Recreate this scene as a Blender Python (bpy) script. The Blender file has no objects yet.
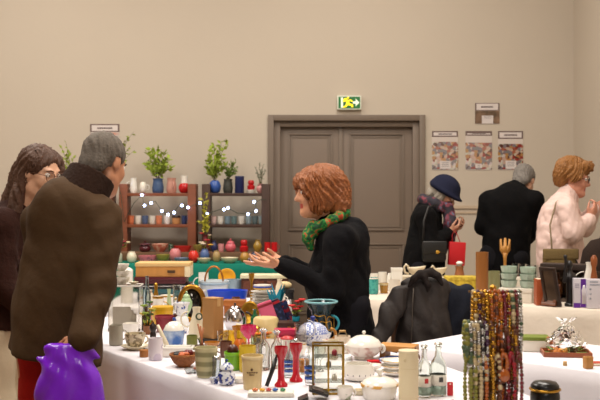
import bpy, bmesh, math, random
import numpy as np
from mathutils import Vector, Matrix, noise
random.seed(7)
scene = bpy.context.scene
COL = scene.collection
F, HY, CAMZ = 1000.0, 190.0, 1.45
PI = math.pi

def W(px, py, D):
    return Vector(((px-300)/F*D, D, CAMZ-(py-HY)/F*D))

# ---------------------------------------------------------------- materials
def lin(h):
    h = h.lstrip('#')
    c = [int(h[i:i+2], 16)/255 for i in (0, 2, 4)]
    return tuple(v/12.92 if v <= .04045 else ((v+.055)/1.055)**2.4 for v in c) + (1,)

_mats = {}
def M(hexc, rough=.5, metal=0, var=.08, bump=0, bscale=60, nscale=9, trans=0, emit=0, sheen=0, coat=0, stretch=None):
    key = (hexc, rough, metal, var, bump, bscale, nscale, trans, emit, sheen, coat, stretch)
    if key in _mats: return _mats[key]
    m = bpy.data.materials.new('surface_'+hexc.strip('#')); m.use_nodes = True
    nt = m.node_tree; p = nt.nodes['Principled BSDF']; L = nt.links.new
    c = lin(hexc)
    p.inputs['Roughness'].default_value = rough
    p.inputs['Metallic'].default_value = metal
    p.inputs['Transmission Weight'].default_value = trans
    if rough >= .75 and not metal: p.inputs['Specular IOR Level'].default_value = .15
    if sheen: p.inputs['Sheen Weight'].default_value = sheen
    if coat: p.inputs['Coat Weight'].default_value = coat
    tc = nt.nodes.new('ShaderNodeTexCoord')
    src = tc.outputs['Object']
    if stretch:
        mp = nt.nodes.new('ShaderNodeMapping'); mp.inputs['Scale'].default_value = stretch
        L(src, mp.inputs['Vector']); src = mp.outputs['Vector']
    n = nt.nodes.new('ShaderNodeTexNoise'); n.inputs['Scale'].default_value = nscale; n.inputs['Detail'].default_value = 4
    L(src, n.inputs['Vector'])
    mx = nt.nodes.new('ShaderNodeMix'); mx.data_type = 'RGBA'
    mx.inputs['A'].default_value = tuple(v*(1-var) for v in c[:3])+(1,)
    mx.inputs['B'].default_value = tuple(min(1, v*(1+var)) for v in c[:3])+(1,)
    L(n.outputs['Fac'], mx.inputs['Factor']); L(mx.outputs['Result'], p.inputs['Base Color'])
    if bump:
        n2 = nt.nodes.new('ShaderNodeTexNoise'); n2.inputs['Scale'].default_value = bscale; n2.inputs['Detail'].default_value = 3
        b = nt.nodes.new('ShaderNodeBump'); b.inputs['Strength'].default_value = bump; b.inputs['Distance'].default_value = .01
        L(src, n2.inputs['Vector']); L(n2.outputs['Fac'], b.inputs['Height']); L(b.outputs['Normal'], p.inputs['Normal'])
    if emit:
        p.inputs['Emission Color'].default_value = c; p.inputs['Emission Strength'].default_value = emit
    _mats[key] = m
    return m

def PAT(c1, c2, scale=40, th=.5, kind='noise', rough=.3, metal=0, axis=2, c3=None, soft=.03, trans=0):
    key = ('pat', c1, c2, scale, th, kind, rough, metal, axis, c3, soft, trans)
    if key in _mats: return _mats[key]
    m = bpy.data.materials.new('pattern_'+c1.strip('#')); m.use_nodes = True
    nt = m.node_tree; p = nt.nodes['Principled BSDF']; L = nt.links.new
    p.inputs['Roughness'].default_value = rough; p.inputs['Metallic'].default_value = metal
    p.inputs['Transmission Weight'].default_value = trans
    tc = nt.nodes.new('ShaderNodeTexCoord')
    if kind == 'noise':
        t = nt.nodes.new('ShaderNodeTexNoise'); t.inputs['Scale'].default_value = scale; t.inputs['Detail'].default_value = 3; out = t.outputs['Fac']
    elif kind == 'vor':
        t = nt.nodes.new('ShaderNodeTexVoronoi'); t.inputs['Scale'].default_value = scale; out = t.outputs['Distance']
    elif kind == 'cells':
        t = nt.nodes.new('ShaderNodeTexVoronoi'); t.inputs['Scale'].default_value = scale; out = t.outputs['Color']
    elif kind == 'bands':
        t = nt.nodes.new('ShaderNodeTexWave'); t.bands_direction = 'XYZ'[axis]; t.inputs['Scale'].default_value = scale; t.inputs['Distortion'].default_value = .6; out = t.outputs['Fac']
    elif kind == 'check':
        t = nt.nodes.new('ShaderNodeTexChecker'); t.inputs['Scale'].default_value = scale; out = t.outputs['Fac']
    L(tc.outputs['Object'], t.inputs['Vector'])
    r = nt.nodes.new('ShaderNodeValToRGB'); e = r.color_ramp.elements
    e[0].position = max(0, th-soft); e[0].color = lin(c1); e[1].position = min(1, th+soft); e[1].color = lin(c2)
    if c3:
        x = e.new(min(1, th+.14)); x.color = lin(c3)
    if kind == 'cells':
        s = nt.nodes.new('ShaderNodeSeparateColor'); L(out, s.inputs['Color']); out = s.outputs['Red']
    L(out, r.inputs['Fac']); L(r.outputs['Color'], p.inputs['Base Color'])
    _mats[key] = m
    return m

def GLASS(hexc='#f2f6f4', rough=.04, ior=1.42):
    key = ('glass', hexc, rough, ior)
    if key in _mats: return _mats[key]
    m = M(hexc, rough, 0, .02, trans=1); m = m.copy(); m.name = 'glass_'+hexc.strip('#')
    m.node_tree.nodes['Principled BSDF'].inputs['IOR'].default_value = ior
    _mats[key] = m
    return m

# ---------------------------------------------------------------- object making
def finish(name, me, mat, parent=None, smooth=True):
    o = bpy.data.objects.new(name, me); COL.objects.link(o)
    for m in (mat if isinstance(mat, (list, tuple)) else [mat]): me.materials.append(m)
    if smooth: me.polygons.foreach_set('use_smooth', [True]*len(me.polygons))
    if parent is not None: o.parent = parent
    return o

def from_bm(name, bm, mat, parent=None, smooth=True, auto=None):
    bmesh.ops.recalc_face_normals(bm, faces=bm.faces)
    me = bpy.data.meshes.new(name); bm.to_mesh(me); bm.free()
    o = finish(name, me, mat, parent, smooth)
    if smooth and auto: me.set_sharp_from_angle(angle=auto)
    return o

def empty(name, loc, rot=0):
    o = bpy.data.objects.new(name, None); COL.objects.link(o); o.empty_display_size = .05
    o.location = loc; o.rotation_euler = (0, 0, rot); return o

def tag(o, label, cat, group=None):
    o['label'] = label; o['category'] = cat
    if group: o['group'] = group
    return o

def struct(o):
    o['kind'] = 'structure'; return o

def a_box(bm, lo, hi, bev=0, rot=None, at=None, mi=0):
    sx, sy, sz = (hi[i]-lo[i] for i in range(3))
    c = Vector(((lo[0]+hi[0])/2, (lo[1]+hi[1])/2, (lo[2]+hi[2])/2))
    mat = Matrix.Translation(c) @ Matrix.Diagonal((sx, sy, sz, 1))
    if rot is not None:
        mat = Matrix.Translation(Vector(at) if at else Vector()) @ rot.to_4x4() @ mat
    r = bmesh.ops.create_cube(bm, size=1, matrix=mat)
    vs = r['verts']
    fs = list({f for v in vs for f in v.link_faces})
    for f in fs: f.material_index = mi
    if bev:
        es = list({e for v in vs for e in v.link_edges})
        rb = bmesh.ops.bevel(bm, geom=es, offset=bev, segments=2, affect='EDGES', profile=.6)
        for f in rb['faces']: f.material_index = mi

def a_lathe(bm, prof, seg=24, c=(0, 0, 0), sq=1.0, rot=None, mi=0, cap=True, flute=0, nf=12):
    c = Vector(c); rings = []
    for r, z in prof:
        ring = []
        for i in range(seg):
            a = 2*PI*i/seg
            rr = r*(1+flute*math.cos(nf*a)) if flute else r
            v = Vector((math.cos(a)*rr, math.sin(a)*rr*sq, z))
            if rot is not None: v = rot @ v
            ring.append(bm.verts.new(v+c))
        rings.append(ring)
    for k in range(len(rings)-1):
        for i in range(seg):
            f = bm.faces.new((rings[k][i], rings[k][(i+1) % seg], rings[k+1][(i+1) % seg], rings[k+1][i])); f.material_index = mi
    if cap:
        f = bm.faces.new(list(reversed(rings[0]))); f.material_index = mi
        f = bm.faces.new(rings[-1]); f.material_index = mi

def a_tube(bm, pts, r, seg=8, closed=False, mi=0, flat=1.0):
    pts = [Vector(p) for p in pts]; n = len(pts); rings = []
    prev = None
    for i, p in enumerate(pts):
        if closed: t = (pts[(i+1) % n]-pts[i-1]).normalized()
        else: t = (pts[min(i+1, n-1)]-pts[max(i-1, 0)]).normalized()
        if prev is None:
            u = t.orthogonal().normalized()
        else:
            u = (prev - t*prev.dot(t))
            u = u.normalized() if u.length > 1e-6 else t.orthogonal().normalized()
        prev = u; v = t.cross(u)
        rr = r[i] if isinstance(r, (list, tuple)) else r
        rings.append([bm.verts.new(p + u*math.cos(2*PI*k/seg)*rr + v*math.sin(2*PI*k/seg)*rr*flat) for k in range(seg)])
    m = n if closed else n-1
    for i in range(m):
        A, B = rings[i], rings[(i+1) % n]
        for k in range(seg):
            f = bm.faces.new((A[k], A[(k+1) % seg], B[(k+1) % seg], B[k])); f.material_index = mi
    if not closed:
        bm.faces.new(list(reversed(rings[0]))).material_index = mi
        bm.faces.new(rings[-1]).material_index = mi

def a_ball(bm, c, r, sub=2, sc=(1, 1, 1), mi=0):
    m = Matrix.Translation(Vector(c)) @ Matrix.Diagonal((r*sc[0], r*sc[1], r*sc[2], 1))
    q = bmesh.ops.create_icosphere(bm, subdivisions=sub, radius=1, matrix=m)
    for f in {f for v in q['verts'] for f in v.link_faces}: f.material_index = mi

def a_prism(bm, outline, y0, y1, mi=0):
    """outline in x,z ; extruded along y"""
    A = [bm.verts.new((x, y0, z)) for x, z in outline]; B = [bm.verts.new((x, y1, z)) for x, z in outline]
    bm.faces.new(A).material_index = mi; bm.faces.new(list(reversed(B))).material_index = mi
    n = len(A)
    for i in range(n):
        bm.faces.new((A[i], B[i], B[(i+1) % n], A[(i+1) % n])).material_index = mi

def arc(c, r, a0, a1, n=12, plane='xz', sq=1.0):
    out = []
    for i in range(n+1):
        a = a0+(a1-a0)*i/n
        u, v = math.cos(a)*r, math.sin(a)*r*sq
        d = {'xz': (u, 0, v), 'xy': (u, v, 0), 'yz': (0, u, v)}[plane]
        out.append(Vector(c)+Vector(d))
    return out

# profiles: (radius, height) as fractions
PR = dict(
 cup=[(.72, 0), (.8, .05), (.9, .3), (1, 1)], mug=[(.9, 0), (.97, .05), (1, .2), (1, 1)],
 teacup=[(.5, 0), (.55, .06), (.85, .35), (.97, .7), (1, 1)],
 bowl=[(.45, 0), (.48, .1), (.72, .3), (.93, .68), (1, 1)], dish=[(.7, 0), (.75, .2), (.95, .7), (1, 1)],
 plate=[(.55, 0), (.6, .3), (.9, .7), (1, 1)],
 jar=[(.6, 0), (.8, .1), (1, .42), (.97, .6), (.75, .85), (.6, .93), (.65, 1)],
 round=[(.5, 0), (.78, .12), (.97, .38), (1, .55), (.85, .82), (.6, .97), (.55, 1)],
 vase=[(.55, 0), (.75, .15), (1, .42), (.85, .65), (.5, .85), (.48, .92), (.62, 1)],
 pitcher=[(.8, 0), (.95, .12), (1, .35), (.85, .7), (.78, .85), (.9, 1)],
 canister=[(.97, 0), (1, .02), (1, .98), (1, 1)],
 stacked=[(.8, 0), (1, .1), (1, .42), (.62, .52), (.8, .62), (.8, .9), (.5, 1)],
 conic=[(1, 0), (1, .05), (.8, .4), (.55, .75), (.5, .9), (.6, 1)],
 bottle=[(.92, 0), (1, .03), (1, .58), (.85, .68), (.42, .8), (.36, .95), (.45, 1)],
 shoulder=[(.9, 0), (1, .04), (1, .45), (.8, .62), (.55, .78), (.5, .92), (.6, 1)],
 tumbler=[(.8, 0), (.85, .05), (.95, .6), (1, 1)],
 candle=[(1, 0), (1, .05), (.62, .12), (.5, .2), (.5, .66), (.62, .72), (1, .88), (1, 1)],
 tureen=[(.5, 0), (.55, .08), (.5, .16), (.8, .4), (1, .8), (1, 1)],
 mortar=[(.75, 0), (.8, .05), (.88, .5), (.97, .9), (1, 1)],
)
def shape(prof, w, h, open_=True, t=.07):
    P = PR[prof] if isinstance(prof, str) else prof
    r = w/2
    pts = [(p[0]*r, p[1]*h) for p in P]
    if open_:
        th = max(.0015, t*r)
        inner = [(max(x-th, .001), z) for x, z in reversed(pts) if z > .08*h]
        pts = pts + inner + [(max(inner[-1][0]*.9, .001), .08*h)]
    return pts

def lathe_obj(name, prof, w, h, mat, parent=None, open_=True, seg=24, z=0, sq=1, flute=0, nf=12, t=.07, c=(0, 0)):
    bm = bmesh.new(); a_lathe(bm, shape(prof, w, h, open_, t), seg, (c[0], c[1], z), sq, flute=flute, nf=nf)
    return from_bm(name, bm, mat, parent, auto=.9)

# ---------------------------------------------------------------- table-top registry (footprints relax apart)
REG = []; SOFT = [0]
def reg(o, r, h, on=None, fixed=False):
    REG.append(dict(o=o, r=r, z0=o.location.z, z1=o.location.z+h, on=on, fixed=fixed, p0=o.location.copy(), soft=SOFT[0]))
    return o
def place(px, by, z=.75, D=None, half=0):
    if D is None: D = (CAMZ-z)*F/(by-HY)
    D2 = D+half
    return Vector(((px-300)/F*D2, D2, z)), D/F
# ================================================================ the hall
XL, XR, YB, ZC = -6.0, 2.6, 9.5, 4.6
wallm = M('#c1b5a5', .85, 0, .03, bump=.08, bscale=25, nscale=1.5)
def quad_box(name, lo, hi, mat):
    bm = bmesh.new(); a_box(bm, lo, hi); return struct(from_bm(name, bm, mat, smooth=False))
DX0, DX1, DZ = (268-300)*.0095, (425-300)*.0095, CAMZ+(190-115)*.0095   # door casing outline
bm = bmesh.new()
a_box(bm, (XL-.1, YB, -.1), (DX0+.05, YB+.3, ZC+.1)); a_box(bm, (DX1-.05, YB, -.1), (XR+.1, YB+.3, ZC+.1)); a_box(bm, (DX0+.05, YB, DZ-.05), (DX1-.05, YB+.3, ZC+.1))
struct(from_bm('wall_back', bm, wallm, smooth=False))
quad_box('wall_right', (XR, -3, -.1), (XR+.15, YB, ZC+.1), wallm)
quad_box('wall_left', (XL-.15, -3, -.1), (XL, YB, ZC+.1), wallm)
quad_box('floor', (XL-.1, -3, -.1), (XR+.1, YB+.3, 0), M('#8d7358', .35, 0, .12, nscale=3))
quad_box('ceiling', (XL-.1, -3, ZC), (XR+.1, YB+.3, ZC+.12), M('#d8cfc2', .9, 0, .02))
quad_box('baseboard_back', (DX1, YB-.02, 0), (XR, YB, .12), M('#a8937c', .6))
quad_box('trim_1', (DX1, YB-.016, CAMZ-.0095*18.5), (XR, YB, CAMZ-.0095*15.5), M('#bfab93', .7, 0, .03))
quad_box('trim_2', (DX1, YB-.011, CAMZ-.0095*23.5), (XR, YB, CAMZ-.0095*21.5), M('#bfab93', .7, 0, .03))

# double door
dm = M('#78685a', .5, 0, .04, nscale=2); dm2 = M('#726355', .5, 0, .04, nscale=2)
door = empty('door_1', ((DX0+DX1)/2, YB, 0)); struct(door)
hw = (DX1-DX0)/2
bm = bmesh.new()
for s in (-1, 1): a_box(bm, (s*hw-(.055 if s > 0 else 0), -.03, 0), (s*hw+(.055 if s < 0 else 0), .2, DZ), .004)
a_box(bm, (-hw+.055, -.03, DZ-.055), (hw-.055, .2, DZ), .004)
from_bm('door_frame', bm, dm2, door, auto=.6)
bm = bmesh.new()
for s in (-1, 1): a_box(bm, (s*(hw-.085)-.03, .02, 0), (s*(hw-.085)+.03, .16, DZ-.055), .004)
a_box(bm, (-hw+.11, .02, DZ-.11), (hw-.11, .16, DZ-.055), .004)
from_bm('door_stop', bm, dm, door, auto=.6)
def leaf(x0, x1):
    w = x1-x0
    r = empty('door_leaf', (x0, .1, .01)); r.parent = door
    bm = bmesh.new(); a_box(bm, (0, -.02, 0), (w, .03, DZ-.12), .003); from_bm('door_board', bm, dm, r, auto=.6)
    bm = bmesh.new()
    def ring(z0, z1):
        m = .075
        for q in (0, .03):
            X0, X1, Z0, Z1 = m+q, w-m-q, z0+q, z1-q; b = .016
            for lo, hi in (((X0, Z0), (X1, Z0+b)), ((X0, Z1-b), (X1, Z1)), ((X0, Z0+b), (X0+b, Z1-b)), ((X1-b, Z0+b), (X1, Z1-b))):
                a_box(bm, (lo[0], -.034+q*.3, lo[1]), (hi[0], -.021, hi[1]), .003)
    ring(1.05, DZ-.18); ring(.25, .93)
    from_bm('panel_moulding', bm, dm2, r, auto=.6)
    return r
xm = (341-346.5)*.0095
L1 = leaf(-hw+.115, xm-.004); L2 = leaf(xm+.004, hw-.115)
bm = bmesh.new(); a_box(bm, (xm-.02, .065, .01), (xm+.02, .079, DZ-.12), .004); from_bm('astragal', bm, dm2, door, auto=.6)
bm = bmesh.new(); a_lathe(bm, [(.012, 0), (.012, .04), (.03, .05), (.032, .07), (.01, .08)], 16, (.05, -.02, .98), rot=Matrix.Rotation(PI/2, 3, 'X'))
from_bm('door_knob', bm, M('#b89a5a', .3, 1), L2)

# exit sign over the door
ex0, ez0 = W(337, 110, YB).x, W(337, 110, YB).z; ex1, ez1 = W(361, 96, YB).x, W(361, 96, YB).z
sg = empty('exit_sign', ((ex0+ex1)/2, YB, ez0)); tag(sg, 'lit green and white emergency exit sign above the double door', 'exit sign')
w, h = ex1-ex0, ez1-ez0
bm = bmesh.new(); a_box(bm, (-w/2, -.05, 0), (w/2, 0, h), .004); from_bm('sign_box', bm, M('#d8dccb', .5), sg, auto=.6)
gm = M('#1d6b33', .5, emit=.12); wm = M('#e6efd8', .5, emit=.35)
bm = bmesh.new(); a_box(bm, (-w/2+.012, -.053, .012), (w/2-.012, -.0495, h-.012)); from_bm('green_face', bm, gm, sg, smooth=False)
bm = bmesh.new(); y0, y1 = -.056, -.0525
a_prism(bm, [(.035, .055), (.06, .055), (.06, .03), (.095, h/2), (.06, h-.03), (.06, h-.055), (.035, h-.055)], y0, y1)
from_bm('arrow', bm, wm, sg, smooth=False)
bm = bmesh.new(); a_box(bm, (-w/2+.035, y0, .018), (-w/2+.055, y1, h-.018)); from_bm('doorway', bm, wm, sg, smooth=False)
bm = bmesh.new()
ly = [(-.05, .095), (-.035, .108), (-.02, .1), (-.02, .088), (.015, .092), (.03, .078), (.022, .07), (.008, .08), (-.004, .076), (.004, .055), (.03, .048), (.034, .022), (.02, .022), (.016, .036), (-.012, .042), (-.03, .02), (-.055, .02), (-.055, .03), (-.036, .034), (-.024, .06), (-.03, .078), (-.052, .07), (-.06, .08)]
a_prism(bm, [(x*1.1, z*h/.13) for x, z in ly], y0, y1)
from_bm('running_figure', bm, M('#ffd21a', .5, emit=1.2), sg, smooth=False)
bm = bmesh.new(); a_ball(bm, (-.012, -.052, h-.022), .01); from_bm('figure_head', bm, M('#ffd21a', .5, emit=1.2), sg)

# posters
def collage(sc, dark=1.0):
    k = ('collage', sc, dark)
    if k in _mats: return _mats[k]
    m = bpy.data.materials.new('collage'); m.use_nodes = True; nt = m.node_tree; L = nt.links.new; p = nt.nodes['Principled BSDF']
    tc = nt.nodes.new('ShaderNodeTexCoord'); v = nt.nodes.new('ShaderNodeTexVoronoi'); v.inputs['Scale'].default_value = sc; v.inputs['Randomness'].default_value = 1
    L(tc.outputs['Object'], v.inputs['Vector'])
    s = nt.nodes.new('ShaderNodeSeparateColor'); L(v.outputs['Color'], s.inputs['Color'])
    r = nt.nodes.new('ShaderNodeValToRGB'); r.color_ramp.interpolation = 'CONSTANT'; e = r.color_ramp.elements
    cs = ['#6a4a3c', '#b5735c', '#d2c2b0', '#a04a3c', '#ddd5ca', '#c4935f', '#8e8688', '#d2b4a2']
    e[0].color = lin(cs[0]); e[1].position = 1/8; e[1].color = lin(cs[1])
    for i in range(2, 8): x = e.new(i/8); x.color = lin(cs[i])
    L(s.outputs['Green'], r.inputs['Fac'])
    n = nt.nodes.new('ShaderNodeTexNoise'); n.inputs['Scale'].default_value = sc*2.2; L(tc.outputs['Object'], n.inputs['Vector'])
    mx = nt.nodes.new('ShaderNodeMix'); mx.data_type = 'RGBA'; mx.blend_type = 'MULTIPLY'; mx.inputs['Factor'].default_value = .6
    L(r.outputs['Color'], mx.inputs['A']); L(n.outputs['Color'], mx.inputs['B'])
    br = nt.nodes.new('ShaderNodeBrightContrast'); br.inputs['Bright'].default_value = .04*dark; L(mx.outputs['Result'], br.inputs['Color'])
    L(br.outputs['Color'], p.inputs['Base Color']); p.inputs['Roughness'].default_value = .5
    _mats[k] = m; return m
paper = M('#cbbfb6', .7, 0, .02); ink = M('#5a4c4a', .7); band = M('#6d5a55', .7)
def poster(px0, py0, px1, py1, label, head, photo0, card, style=0, ph=None):
    a, b = W(px0, py1, YB-.004), W(px1, py0, YB-.004); w, h = b.x-a.x, b.z-a.z
    r = empty('poster', (a.x, YB-.001, a.z)); tag(r, label, 'poster', 'posters on the back wall')
    def rect(n, x0, y0, x1, y1, d, m):
        bm = bmesh.new(); a_box(bm, (x0*w, -d, (1-y1)*h), (x1*w, -d+.0012, (1-y0)*h)); return from_bm(n, bm, m, r, smooth=False)
    rect('sheet', 0, 0, 1, 1, .003, paper)
    rect('header_frame', 0, 0, 1, head, .0044, band)
    rect('header', .06, .035 if style != 1 else .06, .94, head-.03, .0058, M('#d4c9c4', .7))
    bm = bmesh.new(); x = .25
    random.seed(px0)
    while x < .72:
        l = random.uniform(.03, .06); a_box(bm, (x*w, -.0072, (1-head*.62)*h), ((x+l)*w, -.0059, (1-head*.42)*h)); x += l+.012
    from_bm('heading', bm, ink, r, smooth=False)
    rect('photo_collage', .0, photo0, 1, .985, .0046, ph or collage(36))
    if card: 
        c = rect('caption_card', *card, .006, M('#cfc6c2', .7))
        bm = bmesh.new()
        for i in range(3): a_box(bm, ((card[0]+.07)*w, -.0074, (1-card[1]-.05-.045*i)*h), ((card[2]-.07)*w, -.0061, (1-card[1]-.035-.045*i)*h))
        from_bm('caption_lines', bm, M('#9a9090', .7), r, smooth=False)
poster(432, 131, 458, 170, 'wall poster nearest the door with pink and red photo collage', .15, .28, (.3, .77, .72, .97))
poster(465.5, 131, 492, 170, 'middle wall poster of the row of three, dark bracket corners', .12, .3, (.38, .84, .62, .95), 1, collage(32))
poster(498, 131, 523, 170, 'right-hand wall poster of the row of three, brown collage', .2, .33, (.3, .76, .72, .97), 0, collage(38, -1))
poster(475, 103, 499.5, 124, 'small wide brownish poster hung above the row of three', .36, .37, (.28, .6, .74, .98), 0, PAT('#4a3a26', '#8a6a52', 14, .5, 'noise', .6, soft=.2))
poster(90, 124, 119.5, 160, 'wall poster with orange corner behind the grey-haired man', .22, .24, None, 0, PAT('#b9b0a8', '#d0571a', 5, .5, 'noise', .6, soft=.1))

# ---------------------------------------------------------------- camera, light
cam = bpy.data.cameras.new('camera'); co = bpy.data.objects.new('camera', cam); COL.objects.link(co)
co.location = (0, 0, CAMZ); co.rotation_euler = (PI/2, 0, 0); cam.sensor_width = 36; cam.lens = 60; cam.shift_y = -10/600
cam.dof.use_dof = True; cam.dof.focus_distance = 4.6; cam.dof.aperture_fstop = 6
scene.camera = co
def area(name, loc, size, power, col=(1, .84, .66), target=None):
    l = bpy.data.lights.new(name, 'AREA'); l.shape = 'RECTANGLE'; l.size, l.size_y = size; l.energy = power; l.color = col
    o = bpy.data.objects.new(name, l); COL.objects.link(o); o.location = loc
    if target: o.rotation_euler = (Vector(target)-Vector(loc)).to_track_quat('-Z', 'Y').to_euler()
    return o
LC = (1, .935, .85)
area('ceiling_area_light', (-2.6, 5.2, ZC-.05), (1.2, 1.2), 108, LC)
area('ceiling_area_light', (.9, 4.6, ZC-.05), (1.2, 1.2), 112, LC)
area('ceiling_area_light', (-.9, 2.2, ZC-.05), (1.2, 1.2), 92, LC)
area('ceiling_area_light', (-2.6, 7.3, ZC-.05), (1.2, 1.2), 74, LC)
area('ceiling_area_light', (.6, 7.3, ZC-.05), (1.2, 1.2), 66, LC)  # extra wall washer without a fixture, added to brighten the back wall
area('ceiling_area_light', (0.2, -1.2, ZC-.05), (1.4, 1.4), 66, LC)
w = bpy.data.worlds.new('world'); scene.world = w; w.use_nodes = True
w.node_tree.nodes['Background'].inputs[0].default_value = (1, .88, .76, 1); w.node_tree.nodes['Background'].inputs[1].default_value = .16
scene.view_settings.view_transform = 'Standard'; scene.view_settings.look = 'None'; scene.view_settings.gamma = 1
scene.view_settings.use_curve_mapping = False; scene.view_settings.exposure = 0.1

# ================================================================ tables and cloths
clothm = M('#dfdbe0', .85, 0, .03, bump=.15, bscale=14, nscale=6)
def table(quad, ztop, label, clabel, drop=.72, cloth=None, fold=.012, seed=1, group=None, corner=0):
    """quad: 4 xy corners counter-clockwise; builds trestle table and the cloth over it"""
    Q = [Vector((x, y, 0)) for x, y in quad]
    N = len(Q); c = sum(Q, Vector())/N
    t = empty('trestle_table', (c.x, c.y, 0)); tag(t, label, 'table', group)
    bm = bmesh.new()
    inn = [(q-c)*.985 for q in Q]
    top = [bm.verts.new(q+Vector((0, 0, ztop-.012))) for q in inn]; bot = [bm.verts.new(q+Vector((0, 0, ztop-.04))) for q in inn]
    bm.faces.new(top); bm.faces.new(list(reversed(bot)))
    for i in range(N): bm.faces.new((top[i], bot[i], bot[(i+1) % N], top[(i+1) % N]))
    from_bm('tabletop', bm, M('#7b5a3c', .6), t, smooth=False)
    for q in inn:
        bm = bmesh.new(); p = q*.86; a_tube(bm, [p+Vector((0, 0, 0)), p+Vector((0, 0, ztop-.04))], .02, 10)
        from_bm('leg', bm, M('#55555a', .4, .8), t)
    # cloth: outline ring subdivided, then skirt with folds
    rnd = random.Random(seed)
    ring = []; nrm = []
    for i in range(N):
        A, B = Q[i]-c, Q[(i+1) % N]-c; L = (B-A).length; n = max(8, int(L/.035))
        d = (B-A).normalized(); out = Vector((d.y, -d.x, 0))
        for k in range(n):
            ring.append(A+(B-A)*k/n); 
            pd = (A-(Q[i-1]-c)).normalized(); po = Vector((pd.y, -pd.x, 0))
            nrm.append((out+po).normalized() if k == 0 else out)
    n = len(ring); ph = [rnd.uniform(0, 6) for _ in range(6)]
    s = [0]
    for i in range(1, n): s.append(s[-1]+(ring[i]-ring[i-1]).length)
    bm = bmesh.new(); rows = []
    def wob(u): return .5+.5*(.55*math.sin(u*9+ph[0]+1.2*math.sin(u*2.3+ph[1]))+.3*math.sin(u*17+ph[2])+.15*math.sin(u*31+ph[3]))
    nr = 14
    for j in range(nr+1):
        f = j/nr; row = []
        for i in range(n):
            if j == 0: p = ring[i]*.988+Vector((0, 0, ztop-.001))
            elif j == 1: p = ring[i]+nrm[i]*.004+Vector((0, 0, ztop-.006))
            else:
                g = (j-1)/(nr-1)
                p = ring[i]+nrm[i]*(.006+fold*6*wob(s[i])*g**.8)+Vector((0, 0, ztop-.008-(drop-.02)*g))
            row.append(bm.verts.new(p))
        rows.append(row)
    for j in range(nr):
        for i in range(n):
            bm.faces.new((rows[j][i], rows[j+1][i], rows[j+1][(i+1) % n], rows[j][(i+1) % n]))
    bm.faces.new(rows[0])
    o = from_bm('tablecloth', bm, cloth or clothm); o.location = (c.x, c.y, 0); tag(o, clabel, 'tablecloth', None)
    sm = o.modifiers.new('thickness', 'SOLIDIFY'); sm.thickness = .003; sm.offset = -1
    return t, o
# A: long stall running from the man's corner to the front right
eA = Vector((.555, -.832)); nA = Vector((.832, .555)); P0 = Vector((-.835, 4.38))
def A(t, n): return P0+eA*t+nA*n
table([tuple(A(-1.1, -.015)), tuple(A(2.75, -.015)), tuple(A(2.75, .55)), tuple(A(.95, 1.0)), tuple(A(-1.1, 1.0))], .75, 'trestle table under the long crowded stall in the foreground', 'white cloth over the long foreground stall with pinkish hanging side', seed=3)
table([(-1.2, 5.97), (-.07, 5.97), (-.07, 6.85), (-1.2, 6.85)], .75, 'trestle table behind the foreground stall carrying boxes and pans', 'white cloth on the table stacked with wooden box and enamel pans', seed=5)
eC = Vector((.908, -.42)); nC = Vector((.42, .908)); PC = Vector((.44, 6.45))
def Cc(t, n): return PC+eC*t+nC*n
table([tuple(Cc(-.3, 0)), tuple(Cc(1.85, 0)), tuple(Cc(1.85, .95)), tuple(Cc(-.3, .95))], .75, 'trestle table at the right in front of the browsing shoppers', 'off-white cloth on the right rear table under the boxed goods', cloth=M('#d6cabb', .85, 0, .04, bump=.8, bscale=9), fold=.03, seed=9)
eE = Vector((.72, -.69)); nE = Vector((.69, .72)); PE = Vector((.45, 4.52))
def E(t, n): return PE+eE*t+nE*n
table([tuple(E(0, 0)), tuple(E(1.25, 0)), tuple(E(1.25, .62)), tuple(E(0, .62))], .75, 'trestle table on the right holding the tray of pastries', 'bright white cloth on the table with the wrapped tray', fold=.02, seed=12)
table([(-2.3, 8.25), (-.12, 8.25), (-.12, 8.95), (-2.3, 8.95)], .84, 'trestle table of coloured pottery before the shelves', 'teal green cloth hanging below the row of coloured pottery', cloth=M('#12705f', .8, 0, .06, bump=.2, bscale=30), seed=4)
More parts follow.
